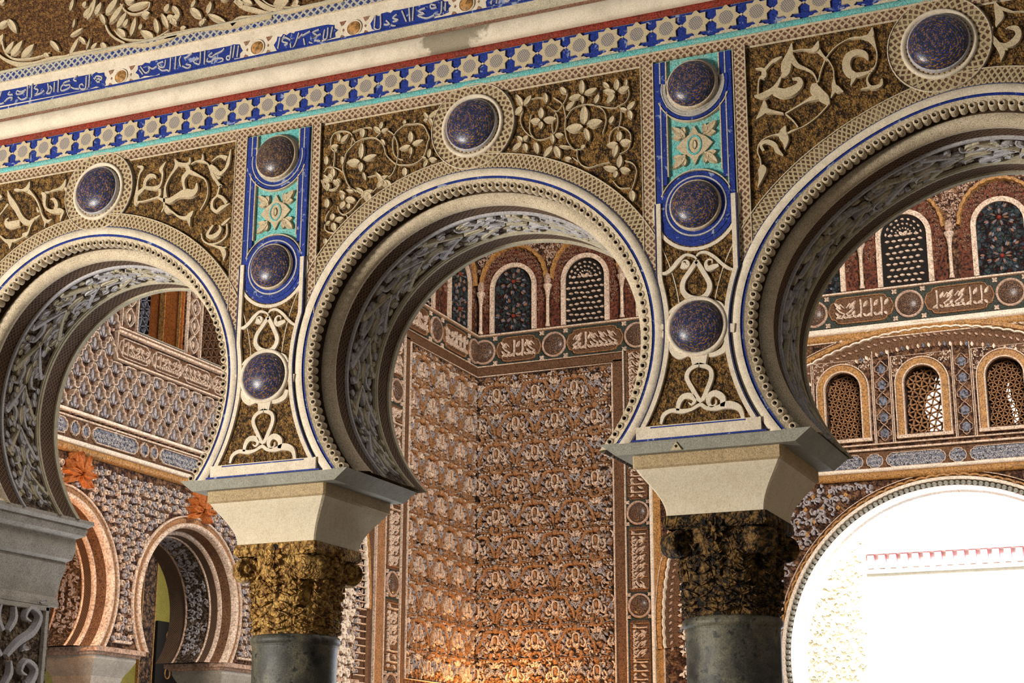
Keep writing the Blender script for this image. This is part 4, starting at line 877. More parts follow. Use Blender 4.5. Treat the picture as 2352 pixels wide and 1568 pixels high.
def letters(G, mp, u0, u1, v0, v1, seed, vert=False):
    # carved script filling a panel: tall stems, bowls and leaves
    rnd = random.Random(seed); Lx = (v1 - v0) if vert else (u1 - u0); H = (u1 - u0) if vert else (v1 - v0); n = max(2, int(Lx / (H * .42)))
    P = (lambda s, t: (u0 + t, v1 - s)) if vert else (lambda s, t: (u0 + s, v0 + t))
    for i in range(n):
        s = (i + .5) * Lx / n; k_ = rnd.random()
        if k_ < .3:
            G.stroke(mp, [(*P(s, H * .92), H * .10), (*P(s + .01 * H, H * .5), H * .09), (*P(s - .02 * H, H * .12), H * .08)], 0, .03)
            G.lens(mp, P(s + H * .12, H * .55), P(s + H * .3, H * .85), H * .16, 0, .03, 4)
        else:
            fl = 1 if rnd.random() < .5 else -1
            G.stroke(mp, [(*P(s + H * q * fl, H * t), H * w_) for q, t, w_ in ((-.18, .60, .05), (-.02, .78, .11), (.15, .62, .12), (.02, .46, .10), (-.17, .34, .12), (-.06, .16, .10), (.18, .2, .04))], 0, .03)
            G.lens(mp, P(s - H * .05 * fl, H * .55), P(s + H * .25 * fl, H * .9), H * .17, 0, .03, 4); G.lens(mp, P(s + H * .2 * fl, H * .45), P(s + H * .05 * fl, H * .25), H * .13, 0, .03, 4)
        G.lens(mp, P(s - H * .2, H * .15), P(s + H * .05, H * .3), H * .14, 0, .028, 4); G.lens(mp, P(s + H * .1, H * .3), P(s + H * .25, H * .12), H * .14, 0, .028, 4)
def rosettes(G, mp, cu, cv, r):
    for su in (-1, 1):
        for sv in (-1, 1):
            for q in range(4): a = q * PI / 2 + PI / 4; x, y = cu + su * r * .86, cv + sv * r * .86; G.lens(mp, (x, y), (x + r * .2 * math.cos(a), y + r * .2 * math.sin(a)), r * .16, 0, .028, 4)
def cartouche_line(mp, u0, u1, v0, v1):
    H = v1 - v0; c = (v0 + v1) / 2; e = H * .5; P = []
    for sg, ux in ((1, u1), (-1, u0)):
        Q = [(-e, H * .5), (-e * .62, H * .46), (-e * .5, H * .34), (-e * .22, H * .30), (-e * .08, H * .14), (0, 0), (-e * .08, -H * .14), (-e * .22, -H * .30), (-e * .5, -H * .34), (-e * .62, -H * .46), (-e, -H * .5)]
        P += [(ux + sg * a, c + sg * b) for a, b in Q]
    return P
# horizontal roundel friezes
for mp, a, b, cs, lb in ((B, X, 5.4, [-4.13, -3.10, -1.93, -.76, .42, 1.60, 2.80, 3.97], 'long carved frieze of roundels and script under the upper windows of the far wall'), (L, 6.0, D, [13.26, 12.1, 10.97, 9.8, 8.6, 7.4], 'carved frieze of roundels on the left wall, running into the room corner')):
    FR = thing('roundel_frieze', lb, 'frieze'); g = M(); g.pbox(mp, a, b, 3.80, 4.21, 0, .006); g.build('teal_ground', m_teal, FR)
    line(FR, mp, [(a, 4.225), (b, 4.225)], .03, m_hline, .06)
    cs = sorted(cs)
    for i, c in enumerate(cs):
        hroundel(mp, c, 4.005, .165, FR); g = M(); rosettes(g, mp, c, 4.005, .2); g.build('rosette', m_hcream, FR)
        if i + 1 < len(cs):
            x0, x1 = c + .19, cs[i + 1] - .19
            if x1 - x0 < .3: continue
            g = M(); g.plate(mp, cartouche_line(mp, x0, x1, 3.84, 4.17), .004, .012); cz = g.build('cartouche', m_hbrown, FR)
            pl_ = cartouche_line(mp, x0, x1, 3.84, 4.17); g = M(); g.stroke(mp, [(*p, .018) for p in pl_], .01, .03, closed=True); g.build('cartouche_edge', m_htan, cz)
            g = M(); letters(g, lambda u, v, h, mp=mp: mp(u, v, h + .01), x0 + .08, x1 - .08, 3.86, 4.15, 40 + i); g.build('carved_script', m_hcream, cz)
# vertical roundel friezes
for mp, a, b, lb in ((B, -2.115, -1.80, 'upright carved frieze of roundels and script right of the orange-lit panel'), (L, 10.86, 11.23, 'upright carved frieze of roundels on the left wall beside the left column')):
    FR = thing('roundel_frieze', lb, 'frieze'); g = M(); g.pbox(mp, a, b, -2, 3.79, 0, .006); g.build('teal_ground', m_teal, FR); c = (a + b) / 2
    zz = [2.83, 1.66, .49, -.68]
    if mp is L: zz = [2.95, 1.775, .60, -.575]
    for i, z in enumerate(zz):
        hroundel(mp, c, z, .145, FR); g = M(); rosettes(g, mp, c, z, .16); g.build('rosette', m_hcream, FR)
        for q, (z0, z1) in enumerate(((z + .17, z + .99),)):
            g = M(); g.plate(mp, [(a + .02, z0 + .05), (a + .05, z0), (b - .05, z0), (b - .02, z0 + .05), (b - .02, z1 - .05), (b - .05, z1), (a + .05, z1), (a + .02, z1 - .05)], .004, .012); cz = g.build('cartouche', m_hbrown, FR)
            g = M()
            for t in range(6): zt = z0 + .04 + t * (z1 - z0 - .08) / 5; g.stroke(mp, [(a + .04, zt, .016), (b - .04, zt, .016)], .01, .03)
            g.build('divider', m_htan, cz); g = M(); letters(g, lambda u, v, h, mp=mp: mp(u, v, h + .01), a + .04, b - .04, z0 + .04, z1 - .04, 70 + i, True); g.build('carved_script', m_hcream, cz)
# bands beside the verticals
bs = thing('jamb_moulding', 'pale and gold upright mouldings left of the right column on the far wall', 'moulding')
line(bs, B, [(-1.775, 3.62), (-1.775, -2.5)], .045, m_hwhite, .05); band(bs, B, -1.75, -1.66, -2.5, 3.6, 'gold_band', m_gold, .02); line(bs, B, [(-1.645, 1.2), (-1.645, -2.5)], .02)
bs = thing('jamb_moulding', 'tan and brown upright mouldings on the left wall right of the left column', 'moulding')
line(bs, L, [(10.84, 3.62), (10.84, -2.5)], .02); band(bs, L, 10.62, 10.83, -2.5, 3.6, 'tan_band', m_htan, .02); line(bs, L, [(10.60, 3.6), (10.60, -2.5)], .03, m_hcream, .04); band(bs, L, 10.44, 10.585, -2.5, 3.6, 'tan_band', m_hbrown, .01)
for mp, a, b, lb, rows_ in ((L, 9.72, 10.12, 'pale carved strip on the left wall just right of the left column', 1), (B, -1.42, -1.02, 'pale carved strip on the far wall just left of the right column', 1)):
    g = M(); g.pbox(mp, a, b, -2.5, 1.0 if mp is L else .75, 0, .012); st_ = tag(g.build('pale_carved_strip', m_hground), lb, 'wall panel')
    g = M(); fill(g, lambda u, v, h, mp=mp: mp(u, v, h + .01), a, b, -2.4, .98 if mp is L else .73, .13, None, 31, .04, .36); g.build('scroll_relief', m_hwhite, st_)
g = M(); g.pbox(L, 10.16, 10.40, -2.5, 1.05, 0, .01); st_ = tag(g.build('rung_band', m_dkbrown), 'dark band with pale horizontal rungs on the left wall beside the left column', 'moulding')
for i in range(36): g = M(); g.stroke(L, [(10.17, -1.9 + i * .082, .02), (10.39, -1.9 + i * .082, .02)], .01, .04); g.build('rung', m_hline, st_)
# big blind arches
def scallop(parent, mp, cu, cv, R, a0, a1, n, w, mat, h=.06, name='scalloped_edge', amp=.5):
    pts = []
    for i in range(n * 4 + 1):
        a = math.radians(a0 + (a1 - a0) * i / (n * 4)); r = R + amp * w * abs(math.sin(PI * i / 4)) - w * .2; pts.append((cu + r * math.cos(a), cv + r * math.sin(a), w))
    g = M(); g.stroke(mp, pts, 0, h, .6); return g.build(name, mat, parent)
def beads(parent, mp, cu, cv, R, a0, a1, n, r, mats, h=.03, name='bead'):
    G = [M() for _ in mats]
    for i in range(n):
        a = math.radians(a0 + (a1 - a0) * i / n); G[i % len(mats)].lens(mp, (cu + (R - r) * math.cos(a), cv + (R - r) * math.sin(a)), (cu + (R + r) * math.cos(a + .3 * r / R), cv + (R + r) * math.sin(a + .3 * r / R)), r * 1.3, 0, h, 3)
    for g, mt in zip(G, mats): g.build(name, mt, parent)
for mp, cu, a0, a1, lb in ((B, BC, 185, 60, 'great blind arch on the far wall enclosing three small windows'), (L, 6.98, 0, 120, 'great blind arch on the left wall, its right edge beside the left column')):
    GA = thing('blind_arch', lb, 'arch')
    g = M(); P = circ(cu, BZ, BR - .01, a0, a1, 50) + circ(cu, BZ, BR - .24, a1, a0, 50); g.plate(mp, P, 0, .01); g.build('arch_band', m_hbrown, GA)
    g = M(); rnd = random.Random(5)
    nb = 90
    for i in range(nb):
        a = math.radians(a0 + (a1 - a0) * i / nb); x, y = cu + (BR - .11) * math.cos(a), BZ + (BR - .11) * math.sin(a)
        g.lens(mp, (x, y), (x + .06 * math.cos(a + 1), y + .06 * math.sin(a + 1)), .03, .008, .03, 3)
    g.build('leaf_row', m_hl2, GA)
    g = M(); g.stroke(mp, [(u, v, .07) for u, v in circ(cu, BZ, BR + .05, a0, a1, 70)], 0, .05, .7); g.build('gold_roll', m_gold, GA)
    scallop(GA, mp, cu, BZ, BR - .01, a0, a1, 60, .03, m_hwhite); line(GA, mp, circ(cu, BZ, BR + .10, a0, a1, 60), .012, m_hline, .03)
    beads(GA, mp, cu, BZ, BR - .22, a0, a1, 110, .032, [m_hwhite, m_rust, m_hline, m_hgreyb])
    g = M(); sg = 1 if mp is B else -1
    if mp is B:
        fill(g, mp, -1.6, 5.0, 2.2, 3.60, .17, lambda x, y: math.hypot(x - cu, y - BZ) > BR + .17, 9, .03, .2)
        line(GA, mp, [(-1.72, 3.612), (5, 3.612)], .02)
    else: fill(g, mp, 7.0, 10.4, 1.5, 3.6, .17, lambda x, y: math.hypot(x - cu, y - BZ) > BR + .17, 9, .03, .2)
    g.build('spandrel_leaves', m_hcream, GA)
co = hprof('hall_cornice', m_hwhite, [(3.705, .0), (3.72, .05), (3.745, .06), (3.75, .045), (3.775, .07), (3.79, .03)], 'white and gold cornice above the great blind arch on the far wall', 'moulding', mp=B, a=-1.72, b=5.5); hprof('gold_band', m_gold, [(3.622, .01), (3.63, .035), (3.70, .045), (3.708, .02)], parent=co, mp=B, a=-1.72, b=5.5)
# tympanum carving and windows
def lattice(parent, mp, u0, u1, v0, v1, test, step=.075, w=.016, h0=-.33, h1=-.30, kind=0, mat=None):
    g = M(); mt = mat or m_hbrown; n = int((u1 - u0 + v1 - v0) / step) + 2
    for fam in range(3 if kind == 0 else 2):
        an = (math.radians(15 + 60 * fam) if kind == 0 else math.radians(45 + 90 * fam)); dx, dy = math.cos(an), math.sin(an); cx, cy = (u0 + u1) / 2, (v0 + v1) / 2
        for i in range(-n, n + 1):
            ox, oy = cx - dy * i * step, cy + dx * i * step; seg = []
            for q in range(-60, 61):
                x, y = ox + dx * q * .02, oy + dy * q * .02
                if test(x, y): seg.append((x, y, w))
                else:
                    if len(seg) > 2: g.stroke(mp, [seg[0], seg[len(seg) // 2], seg[-1]], h0, h1)
                    seg = []
            if len(seg) > 2: g.stroke(mp, [seg[0], seg[len(seg) // 2], seg[-1]], h0, h1)
    return g.build('lattice', mt, parent)
TL = ['left of the three small latticed windows under the great arch', 'middle of the three small latticed windows, daylight through its right side', 'right one of the three small latticed windows, at the picture edge']
for i, c in enumerate(TW):
    W = thing('latticed_window', TL[i] + ' with a gold arch band', 'window')
    g = M(); g.plate(B, archwin(c, .315, 2.37, 3.015)[::1] + [], 0, .02) if False else None
    P = archwin(c, .305, 2.38, 3.005); Q = archwin(c, .23, 2.38, 3.0)
    g = M(); g.plate(B, P + Q[::-1], 0, .035); g.build('gold_arch_band', m_gold, W)
    for hw, w_ in ((.318, .018), (.225, .022)): line(W, B, archwin(c, hw, 2.36, 3.0), w_, m_hline, .055)
    line(W, B, [(c - .36, 2.3), (c - .36, 3.36), (c + .36, 3.36), (c + .36, 2.3)], .014, m_hline, .02)
    g = M(); fill(g, B, c - .36, c + .36, 3.02, 3.36, .07, lambda x, y, c=c: math.hypot(x - c, y - 3.0) > .345, 3, .02, .25); g.build('corner_leaves', m_hcream, W)
    T = lambda x, y, c=c: abs(x - c) < .215 and y > 2.41 and (y < 3.0 or math.hypot(x - c, y - 3.0) < .215)
    lattice(W, B, c - .23, c + .23, 2.4, 3.23, T, .062 if i != 1 else .085, .020 if i != 1 else .028, -.17, -.14, 0, m_htan)
    g = M(); rnd = random.Random(21 + i)   # made-up dark board behind the lattice, cut to leave bright gaps
    if i == 1: pl_ = [(c - .24, 2.38), (c + .02, 2.38), (c + .03, 2.55), (c - .03, 2.72), (c + .0, 2.86), (c + .10, 2.95), (c + .16, 3.24), (c - .24, 3.24)]
    elif i == 0: pl_ = [(c - .24, 2.38), (c + .21, 2.38), (c + .215, 2.62), (c + .205, 2.9), (c + .24, 3.24), (c - .24, 3.24)]
    else: pl_ = [(c - .24, 2.38), (c + .06, 2.38), (c + .03, 2.60), (c - .02, 2.84), (c + .02, 3.0), (c + .03, 2.8), (c + .09, 2.6), (c + .12, 2.38), (c + .24, 2.38), (c + .24, 3.24), (c - .24, 3.24)]
    g.plate(B, pl_, -.22, -.20); g.build('light_mask', m_dark, W)
    for s in ((-1, 1)):
        g = M(); x0 = c + s * .30 if s < 0 else c + .30
    g = M(); g.pbox(B, c - .33, c + .33, 2.335, 2.375, 0, .05); g.build('sill', m_hline, W)
TY = thing('lobed_chain_strip', 'carved strip of linked lobed medallions between the small latticed windows', 'wall panel')
for c in (.25, 1.21, 2.17, 3.13):
    g = M()
    for q in range(6):
        z = 2.42 + q * .2
        if math.hypot(c - BC, z - BZ) > BR - .3: continue
        for s in (-1, 1): g.stroke(B, [(c, z - .1, .014), (c + s * .035, z - .07, .014), (c + s * .04, z - .045, .014), (c + s * .075, z - .03, .014), (c + s * .08, z + .02, .014), (c + s * .045, z + .05, .014), (c + s * .03, z + .075, .014), (c, z + .1, .014)], 0, .03)
    g.build('lobed_chain', m_hl2, TY); g = M()
    for q in range(6):
        z = 2.42 + q * .2
        if math.hypot(c - BC, z - BZ) > BR - .3: continue
        g.plate(B, [(c - .05, z - .02), (c - .03, z - .055), (c + .03, z - .055), (c + .05, z - .02), (c + .045, z + .03), (c, z + .06), (c - .045, z + .03)], 0, .012)
    g.build('blue_grey_field', m_hgreyb, TY)
    line(TY, B, [(c - .1, 2.3), (c - .1, 3.45)], .012); line(TY, B, [(c + .1, 2.3), (c + .1, 3.45)], .012)
g = M(); fill(g, B, -1.3, 4.6, 2.3, 3.6, .085, lambda x, y: math.hypot(x - BC, y - BZ) < BR - .3 and not any(abs(x - c) < .37 and y < 3.38 for c in TW) and not any(abs(x - c) < .11 for c in (.25, 1.21, 2.17, 3.13)), 4, .02, .25); g.build('leaf_field', m_hl2, TY)
# blue cartouche frieze over the door
FR = thing('script_frieze', 'frieze of blue-grey lobed cartouches just above the doorway arch', 'frieze')
line(FR, B, [(-1.2, 2.29), (5, 2.29)], .02, m_hline, .04); line(FR, B, [(-1.2, 2.225), (5, 2.225)], .03, m_hline, .05); band(FR, B, -1.2, 5, 1.97, 2.20)
for i in range(5):
    x0 = -.75 + i * .98
    for (a_, b_) in ((x0, x0 + .70), (x0 + .74, x0 + .94)):
        pl_ = cartouche_line(B, a_, b_, 2.0, 2.17); g = M(); g.plate(B, pl_, .008, .02); cz = g.build('cartouche', m_hgreyb, FR); g = M(); g.stroke(B, [(*p, .012) for p in pl_], .015, .035, closed=True); g.build('cartouche_edge', m_hline, cz)
        g = M(); fill(g, lambda u, v, h: B(u, v, h + .018), a_ + .03, b_ - .03, 2.01, 2.17, .05, None, i, .015, .3); g.build('carved_script', m_bluish, cz)
co = hprof('hall_cornice', m_hwhite, [(1.945, .01), (1.955, .05), (1.99, .06), (2.0, .02)], 'white and gold cornice directly above the doorway arch', 'moulding', mp=B, a=-1.5, b=5.5); hprof('gold_band', m_gold, [(1.855, .01), (1.865, .05), (1.94, .055), (1.948, .02)], parent=co, mp=B, a=-1.5, b=5.5)
# doorway arch
DA = thing('doorway_arch', 'wide scalloped arch round the bright white doorway at lower right', 'arch')
scallop(DA, B, DC, DZ, 2.10, 195, -15, 60, .035, m_gold, .07); g = M(); g.stroke(B, [(u, v, .05) for u, v in circ(DC, DZ, 2.065, 195, -15, 90)], 0, .06, .7); g.build('pale_roll', m_hwhite, DA)
line(DA, B, circ(DC, DZ, 2.15, 195, -15, 80), .012, m_hline, .03)
g = M(); n = 110
for i in range(n):
    a = math.radians(195 - 210 * (i + .5) / n); x, y = DC + 2.015 * math.cos(a), DZ + 2.015 * math.sin(a); g.lathe(B, x, y, [(.0001, .05), (.022, .04), (.036, .0)], 7)
g.build('grey_scallop_row', m_slab, DA)
g = M(); P = [[B(DC + r * math.cos(math.radians(195 - 210 * i / 60)), DZ + r * math.sin(math.radians(195 - 210 * i / 60)), h) for r, h in ((1.985, .01), (1.975, .0), (1.97, -.25), (1.945, -.27), (1.945, -.34), (1.96, -.36), (1.955, -.70), (2.3, -.71))] for i in range(61)]; g.grid(P); g.build('reveal', m_reveal, DA)
g = M(); fill(g, B, -1.4, 4.8, -.7, 1.84, .12, lambda x, y: math.hypot(x - DC, y - DZ) > 2.2 and math.hypot(x - BC, y - BZ) < BR - .28, 8, .035, .36); g.build('spandrel_scrolls', m_hgren, DA)
g = M()
for i in range(30):
    for j in range(18):
        x, y = -1.3 + i * .2 + (j % 2) * .1, -.7 + j * .15
        if math.hypot(x - DC, y - DZ) > 2.22 and math.hypot(x - BC, y - BZ) < BR - .28 and y < 1.8: g.plate(B, [(x - .03, y), (x, y + .035), (x + .03, y), (x, y - .035)], 0, .03)
g.build('gold_lozenges', m_gold, DA)
# upper coloured windows
WL = {0: 'dark star-patterned coloured window with two wheel rosettes', 1: 'pale pierced lattice window with a lobed heart'}
WP = [(-3.69, 0, 'left of the middle arch view, next to the corner'), (-2.64, 1, 'centre of the middle arch view'), (-1.58, 0, 'mostly hidden behind the right pier'), (-.53, 1, 'hidden behind the right arch foot'), (.50, 0, 'left edge of the right arch view'), (1.585, 1, 'middle of the right arch view'), (2.74, 0, 'right edge of the picture')]
def upwin(mp, c, kind, where, hw=.33):
    W = thing('upper_window', WL[kind] + ', ' + where, 'window')
    z0, zs = 4.25, 4.88
    g = M(); g.plate(mp, [(c - .50, z0)] + [(c - .50, 4.9), (c - .44, 5.1), (c - .28, 5.3), (c, 5.44), (c + .28, 5.3), (c + .44, 5.1), (c + .50, 4.9)] + [(c + .50, z0)], 0, .012); fd = g.build('red_brown_field', m_hred, W)
    g = M(); fill(g, lambda u, v, h: mp(u, v, h + .01), c - .5, c + .5, z0, 5.42, .062, lambda x, y: (abs(x - c) > hw + .03 if y < zs else math.hypot(x - c, y - zs) > hw + .03) and math.hypot(x - c, y - 4.9) < .53, 5, .016, .22); g.build('small_leaves', m_rust, fd)
    P = archwin(c, hw + .012, z0, zs); Q = archwin(c, hw - .05, z0, zs); g = M(); g.plate(mp, P + Q[::-1], 0, .05); g.build('pale_arch_frame', m_hline if kind or hw else m_hline, W)
    g = M(); g.plate(mp, Q, .012, .016); pn = g.build('pane_ground', m_dark if kind else m_pane_d, W)
    hw2 = hw - .06; inside = lambda x, y: abs(x - c) < hw2 and y > z0 + .02 and (y < zs or math.hypot(x - c, y - zs) < hw2)
    if kind == 0:
        for zc in (4.96, 4.47):
            for col_i, mt in ((0, m_hgreyb), (1, m_teal), (2, m_rust)):
                g = M()
                for i in range(16):
                    a = 2 * PI * i / 16 + col_i * .13
                    for r0, r1, w_ in ((.04, .12, .022), (.13, .19, .03), (.20, .26, .035)):
                        if (i + int(r0 * 50)) % 3 != col_i: continue
                        p, q = (c + r0 * math.cos(a), zc + r0 * math.sin(a)), (c + r1 * math.cos(a), zc + r1 * math.sin(a))
                        if inside(*p) and inside(*q): g.lens(mp, p, q, w_, .015, .035, 4)
                if g.v: g.build('star_petal', mt, pn)
            g = M(); g.lathe(mp, c, zc, [(.0001, .05), (.02, .045), (.03, .02)], 10); g.build('red_hub', m_red, pn)
    else:
        g = M(); rnd = random.Random(int(c * 100))
        for j in range(9):
            z = z0 + .05 + j * .075
            for i in range(-3, 4):
                x = c + i * .08 + (.04 if j % 2 else 0)
                if inside(x - .03, z) and inside(x + .03, z + .04): g.lens(mp, (x - .032, z + rnd.uniform(-.01, .01)), (x + .032, z + rnd.uniform(-.01, .01)), .034, .014, .04, 4)
        for r_ in (.10, .16, .22):
            for i in range(9):
                a = PI * (i + .5) / 9; p, q = (c + r_ * math.cos(a - .1), zs + r_ * math.sin(a - .1)), (c + r_ * math.cos(a + .1), zs + r_ * math.sin(a + .1))
                if inside(*p) and inside(*q): g.lens(mp, p, q, .028, .014, .04, 4)
        for s in (-1, 1): g.lens(mp, (c, zs + .0), (c + s * .05, zs + .06), .05, .014, .045, 4)
        g.build('pierced_tracery', m_hcream, pn)
    pts = []
    for i in range(49):
        t = i / 48; a = PI * (1 - t); r = .49 - .015 * abs(math.sin(t * PI * 14)); pts.append((c + r * math.cos(a), 4.93 + (r + .03) * math.sin(a) * 1.05, .062))
    g = M(); g.stroke(mp, pts, .0, .06, .6); g.build('cusped_gold_arch', m_gold, W)
for c, kd, wh in WP: upwin(B, c, kd, wh)
upwin(L, 12.75, 0, 'on the left wall next to the corner'); upwin(L, 11.65, 1, 'on the left wall, second from the corner')
g = M()
SPG = thing('upper_spandrel_relief', 'fine pale scrollwork above and between the cusped arches of the upper windows', 'wall relief')
ws = [c for c, _, _ in WP]
fill(g, B, X, 4.2, 4.9, 6.6, .075, lambda x, y: all(math.hypot((x - c), (y - 4.93) / 1.07) > .53 for c in ws), 6, .022, .3); g.build('scrollwork', m_hl2, SPG)
cn0 = None
ce = [(-4.16), (-3.17), (-2.11), (-1.05), (-.0), (1.05), (2.14), (3.3)]
CW = ['in the far corner', 'left of the pale lattice window in the middle arch', 'right of the pale lattice window in the middle arch', 'hidden behind the right pier', 'hidden by the right arch foot', 'left of the pale lattice window in the right arch', 'right of the pale lattice window in the right arch', 'beyond the picture edge']
for x, lb in zip(ce, CW):
    T = thing('colonnette', 'slim pale colonnette between upper windows, ' + lb, 'column', (x, D - .06, 0))
    if cn0 is None:
        g = M(); g.turn(0, 0, [(.034, 4.25), (.034, 4.28), (.024, 4.30), (.022, 4.66), (.028, 4.68)], 12); a_ = g.build('shaft', m_hline, T, True)
        g = M(); g.turn(0, 0, [(.022, 4.68), (.030, 4.70), (.036, 4.76), (.055, 4.80), (.06, 4.82), (.06, 4.84), (.03, 4.845)], 12); b_ = g.build('capital', m_hcream, T)
        g = M(); g.turn(0, 0, [(.028, 4.84), (.05, 4.88), (.045, 4.95), (.028, 4.99), (.0001, 5.0)], 12); c_ = g.build('flower_knop', m_hl2, T); cn0 = (a_, b_, c_)
    else:
        for s in cn0: inst(s, (0, 0, 0), T)
# ================================================================ LEFT WALL
AL2 = ['left arch of the side wall arcade, lit orange from below', 'middle arch of the side wall arcade with a deep dark reveal', 'right arch of the side wall arcade, mostly behind the left column']
for i, c in enumerate(LC):
    A = thing('hall_arch', AL2[i], 'arch')
    def ring(name, mat, prof, smooth=True):
        g = M(); aa = lambda r, q: PI + math.asin(.47 / r) - (PI + 2 * math.asin(.47 / r)) * q / 60
        P = [[L(c + r * 1.03 * math.cos(aa(r, q)), LZ + r * math.sin(aa(r, q)), h) for r, h in prof] for q in range(61)]
        g.grid(P, lambda a, b: (a / 60 * 3.6, prof[b][0] + prof[b][1])); return g.build(name, mat, A, smooth)
    ring('outer_fillet', m_hline, [(.865, 0), (.862, .025), (.850, .025), (.847, 0)]); ring('brown_band', m_htan, [(.848, .006), (.79, .006)], False)
    ring('inner_roll', m_hcream, [(.795, .0), (.79, .03), (.77, .04), (.75, .02), (.745, -.03)]); ring('recessed_band', m_hbrown, [(.75, -.03), (.745, -.04), (.735, -.10), (.72, -.13)])
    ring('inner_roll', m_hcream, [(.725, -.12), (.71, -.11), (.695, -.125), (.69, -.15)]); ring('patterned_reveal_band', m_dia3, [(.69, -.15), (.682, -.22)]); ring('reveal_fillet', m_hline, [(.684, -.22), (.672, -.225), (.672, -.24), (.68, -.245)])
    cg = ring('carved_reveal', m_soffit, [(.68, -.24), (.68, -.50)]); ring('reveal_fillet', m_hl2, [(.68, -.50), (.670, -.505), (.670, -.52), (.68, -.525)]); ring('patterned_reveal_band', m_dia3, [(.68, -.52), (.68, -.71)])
    g = M(); fill(g, lambda u, v, h: L(c + (.68 - h) * 1.03 * math.cos(math.radians(214 - 248 * u / 3)), LZ + (.68 - h) * math.sin(math.radians(214 - 248 * u / 3)), v), 0, 3, -.49, -.25, .085, None, i, .014, .28); g.build('leaf_carving', m_hgren, cg)
SL2 = thing('side_spandrel', 'scroll-carved wall field above the arches of the side wall', 'wall relief')
g, g2 = M(), M(); fill([g, g2], L, 3.9, 10.3, -.5, 1.03, .078, lambda x, y: all(math.hypot((x - c) / 1.03, y - LZ) > .89 for c in LC) , 12, .028, .34); g.build('scrolls', m_hcream, SL2); g2.build('scrolls', m_hgren, SL2)
for i in range(4):
    c = 4.0 + i * 1.98; T = thing('hall_column', 'grey impost and column of the side wall arcade, ' + ['hidden at the far left', 'between its left and middle arches', 'between its middle and right arches, beside the left column', 'hidden behind the left column'][i], 'column')
    g = sqprof(X - .33, c - .01, [(.34, -.555), (.36, -.56), (.36, -.60), (.33, -.605), (.32, -.625), (.27, -.63)]); g.build('abacus_slab', m_hl2, T)
    g = sqprof(X - .33, c - .01, [(.30, -.625), (.30, -.66), (.28, -.70), (.22, -.80), (.20, -.90), (.1, -.90)]); g.build('impost_block', m_stone, T)
    g = M(); g.turn(X - .33, c - .01, [(.2, -.90), (.21, -.98), (.17, -1.2), (.18, -1.3), (.17, -4)], 24); g.build('shaft', m_marble, T, True)
    line(T, L, [(c - .12, -.50), (c + .12, -.50)], .03, m_hline, .03, 'foot_fillet')
# shells
for i, (u, v, w_) in enumerate(((5.18, .915, 'left scallop shell, bright orange, by the foot of the arch'), (7.02, .88, 'right scallop shell, darker terracotta, over the middle side arch'))):
    T = thing('scallop_shell', w_, 'shell'); mt = m_orange
    g = M()
    for q in range(9):
        a = math.radians(-118 + 29.5 * q); g.lens(L, (u + .02 * math.sin(a), v - .05 + .02 * math.cos(a)), (u + .20 * math.sin(a), v - .05 + .20 * math.cos(a)), .075, -.005, .085 + .02 * (q % 2), 8)
    rows = [[L(u + r * math.sin(a), v - .05 + r * math.cos(a), h) for r, h in ((.03, .01), (.12, .03), (.17, .0))] for a in [math.radians(-130 + 13 * i_) for i_ in range(21)]]
    g.grid(rows); g.build('fluted_shell', mt, T); g = M(); g.lathe(L, u, v - .03, [(.0001, .02), (.04, .03), (.05, .0)], 12); g.build('hollow', m_dkbrown, T)
# bands of the left wall
co = hprof('hall_cornice', m_hwhite, [(1.11, .0), (1.12, .05), (1.15, .06), (1.165, .02)], 'gold and white cornice above the scallop shells on the side wall', 'moulding', mp=L, a=3.0, b=10.3); hprof('gold_band', m_gold, [(1.045, .0), (1.055, .04), (1.105, .05), (1.112, .02)], parent=co, mp=L, a=3.0, b=10.3)
FR = thing('script_frieze', 'blue-grey cartouche frieze on the side wall above its gold cornice', 'frieze'); band(FR, L, 3.0, 10.3, 1.17, 1.345); line(FR, L, [(3, 1.355), (10.3, 1.355)], .02); line(FR, L, [(3, 1.405), (10.3, 1.405)], .03, m_hwhite, .05)
for i in range(7):
    x0 = 3.35 + i * 1.0
    for (a_, b_) in ((x0, x0 + .66), (x0 + .70, x0 + .82), (x0 + .86, x0 + .96)):
        pl_ = cartouche_line(L, a_, b_, 1.19, 1.33); g = M(); g.plate(L, pl_, .008, .02); cz = g.build('cartouche', m_hgreyb, FR); g = M(); g.stroke(L, [(*p, .012) for p in pl_], .015, .035, closed=True); g.build('cartouche_edge', m_hline, cz)
        if b_ - a_ > .3: g = M(); fill(g, lambda u, v, h: L(u, v, h + .018), a_ + .03, b_ - .03, 1.2, 1.33, .048, None, i, .015, .3); g.build('carved_script', m_bluish, cz)
SB = thing('lobed_net_panel', 'wide panel of repeating pointed lobed arches on the side wall', 'wall panel'); g, g2, g3 = M(), M(), M()
for j in range(9):
    z = 1.42 + j * .145
    for i in range(34):
        u = 3.4 + i * .21 + (.105 if j % 2 else 0)
        if z > 2.0 and u > 5.55: continue
        if z + .19 > 1.97 and u > 5.55 and z > 1.9: continue
        if z > 2.4: continue
        pts = [(-.105, 0), (-.10, .05), (-.075, .065), (-.07, .11), (-.04, .125), (-.03, .16), (0, .19), (.03, .16), (.04, .125), (.07, .11), (.075, .065), (.10, .05), (.105, 0)]
        pts = [(u + a, min(z + b, 1.97 if u > 5.5 else 9), .018) for a, b in pts]; g.stroke(L, pts, 0, .045)
        g2.lens(L, (u, z + .02), (u, min(z + .13, 1.96 if u > 5.5 else 9)), .05, 0, .03, 4)
        for s in (-1, 1): g2.lens(L, (u + s * .02, z + .02), (u + s * .06, z + .06), .03, 0, .03, 4); g3.lens(L, (u + s * .025, z - .04), (u + s * .06, z - .01), .03, 0, .028, 4)
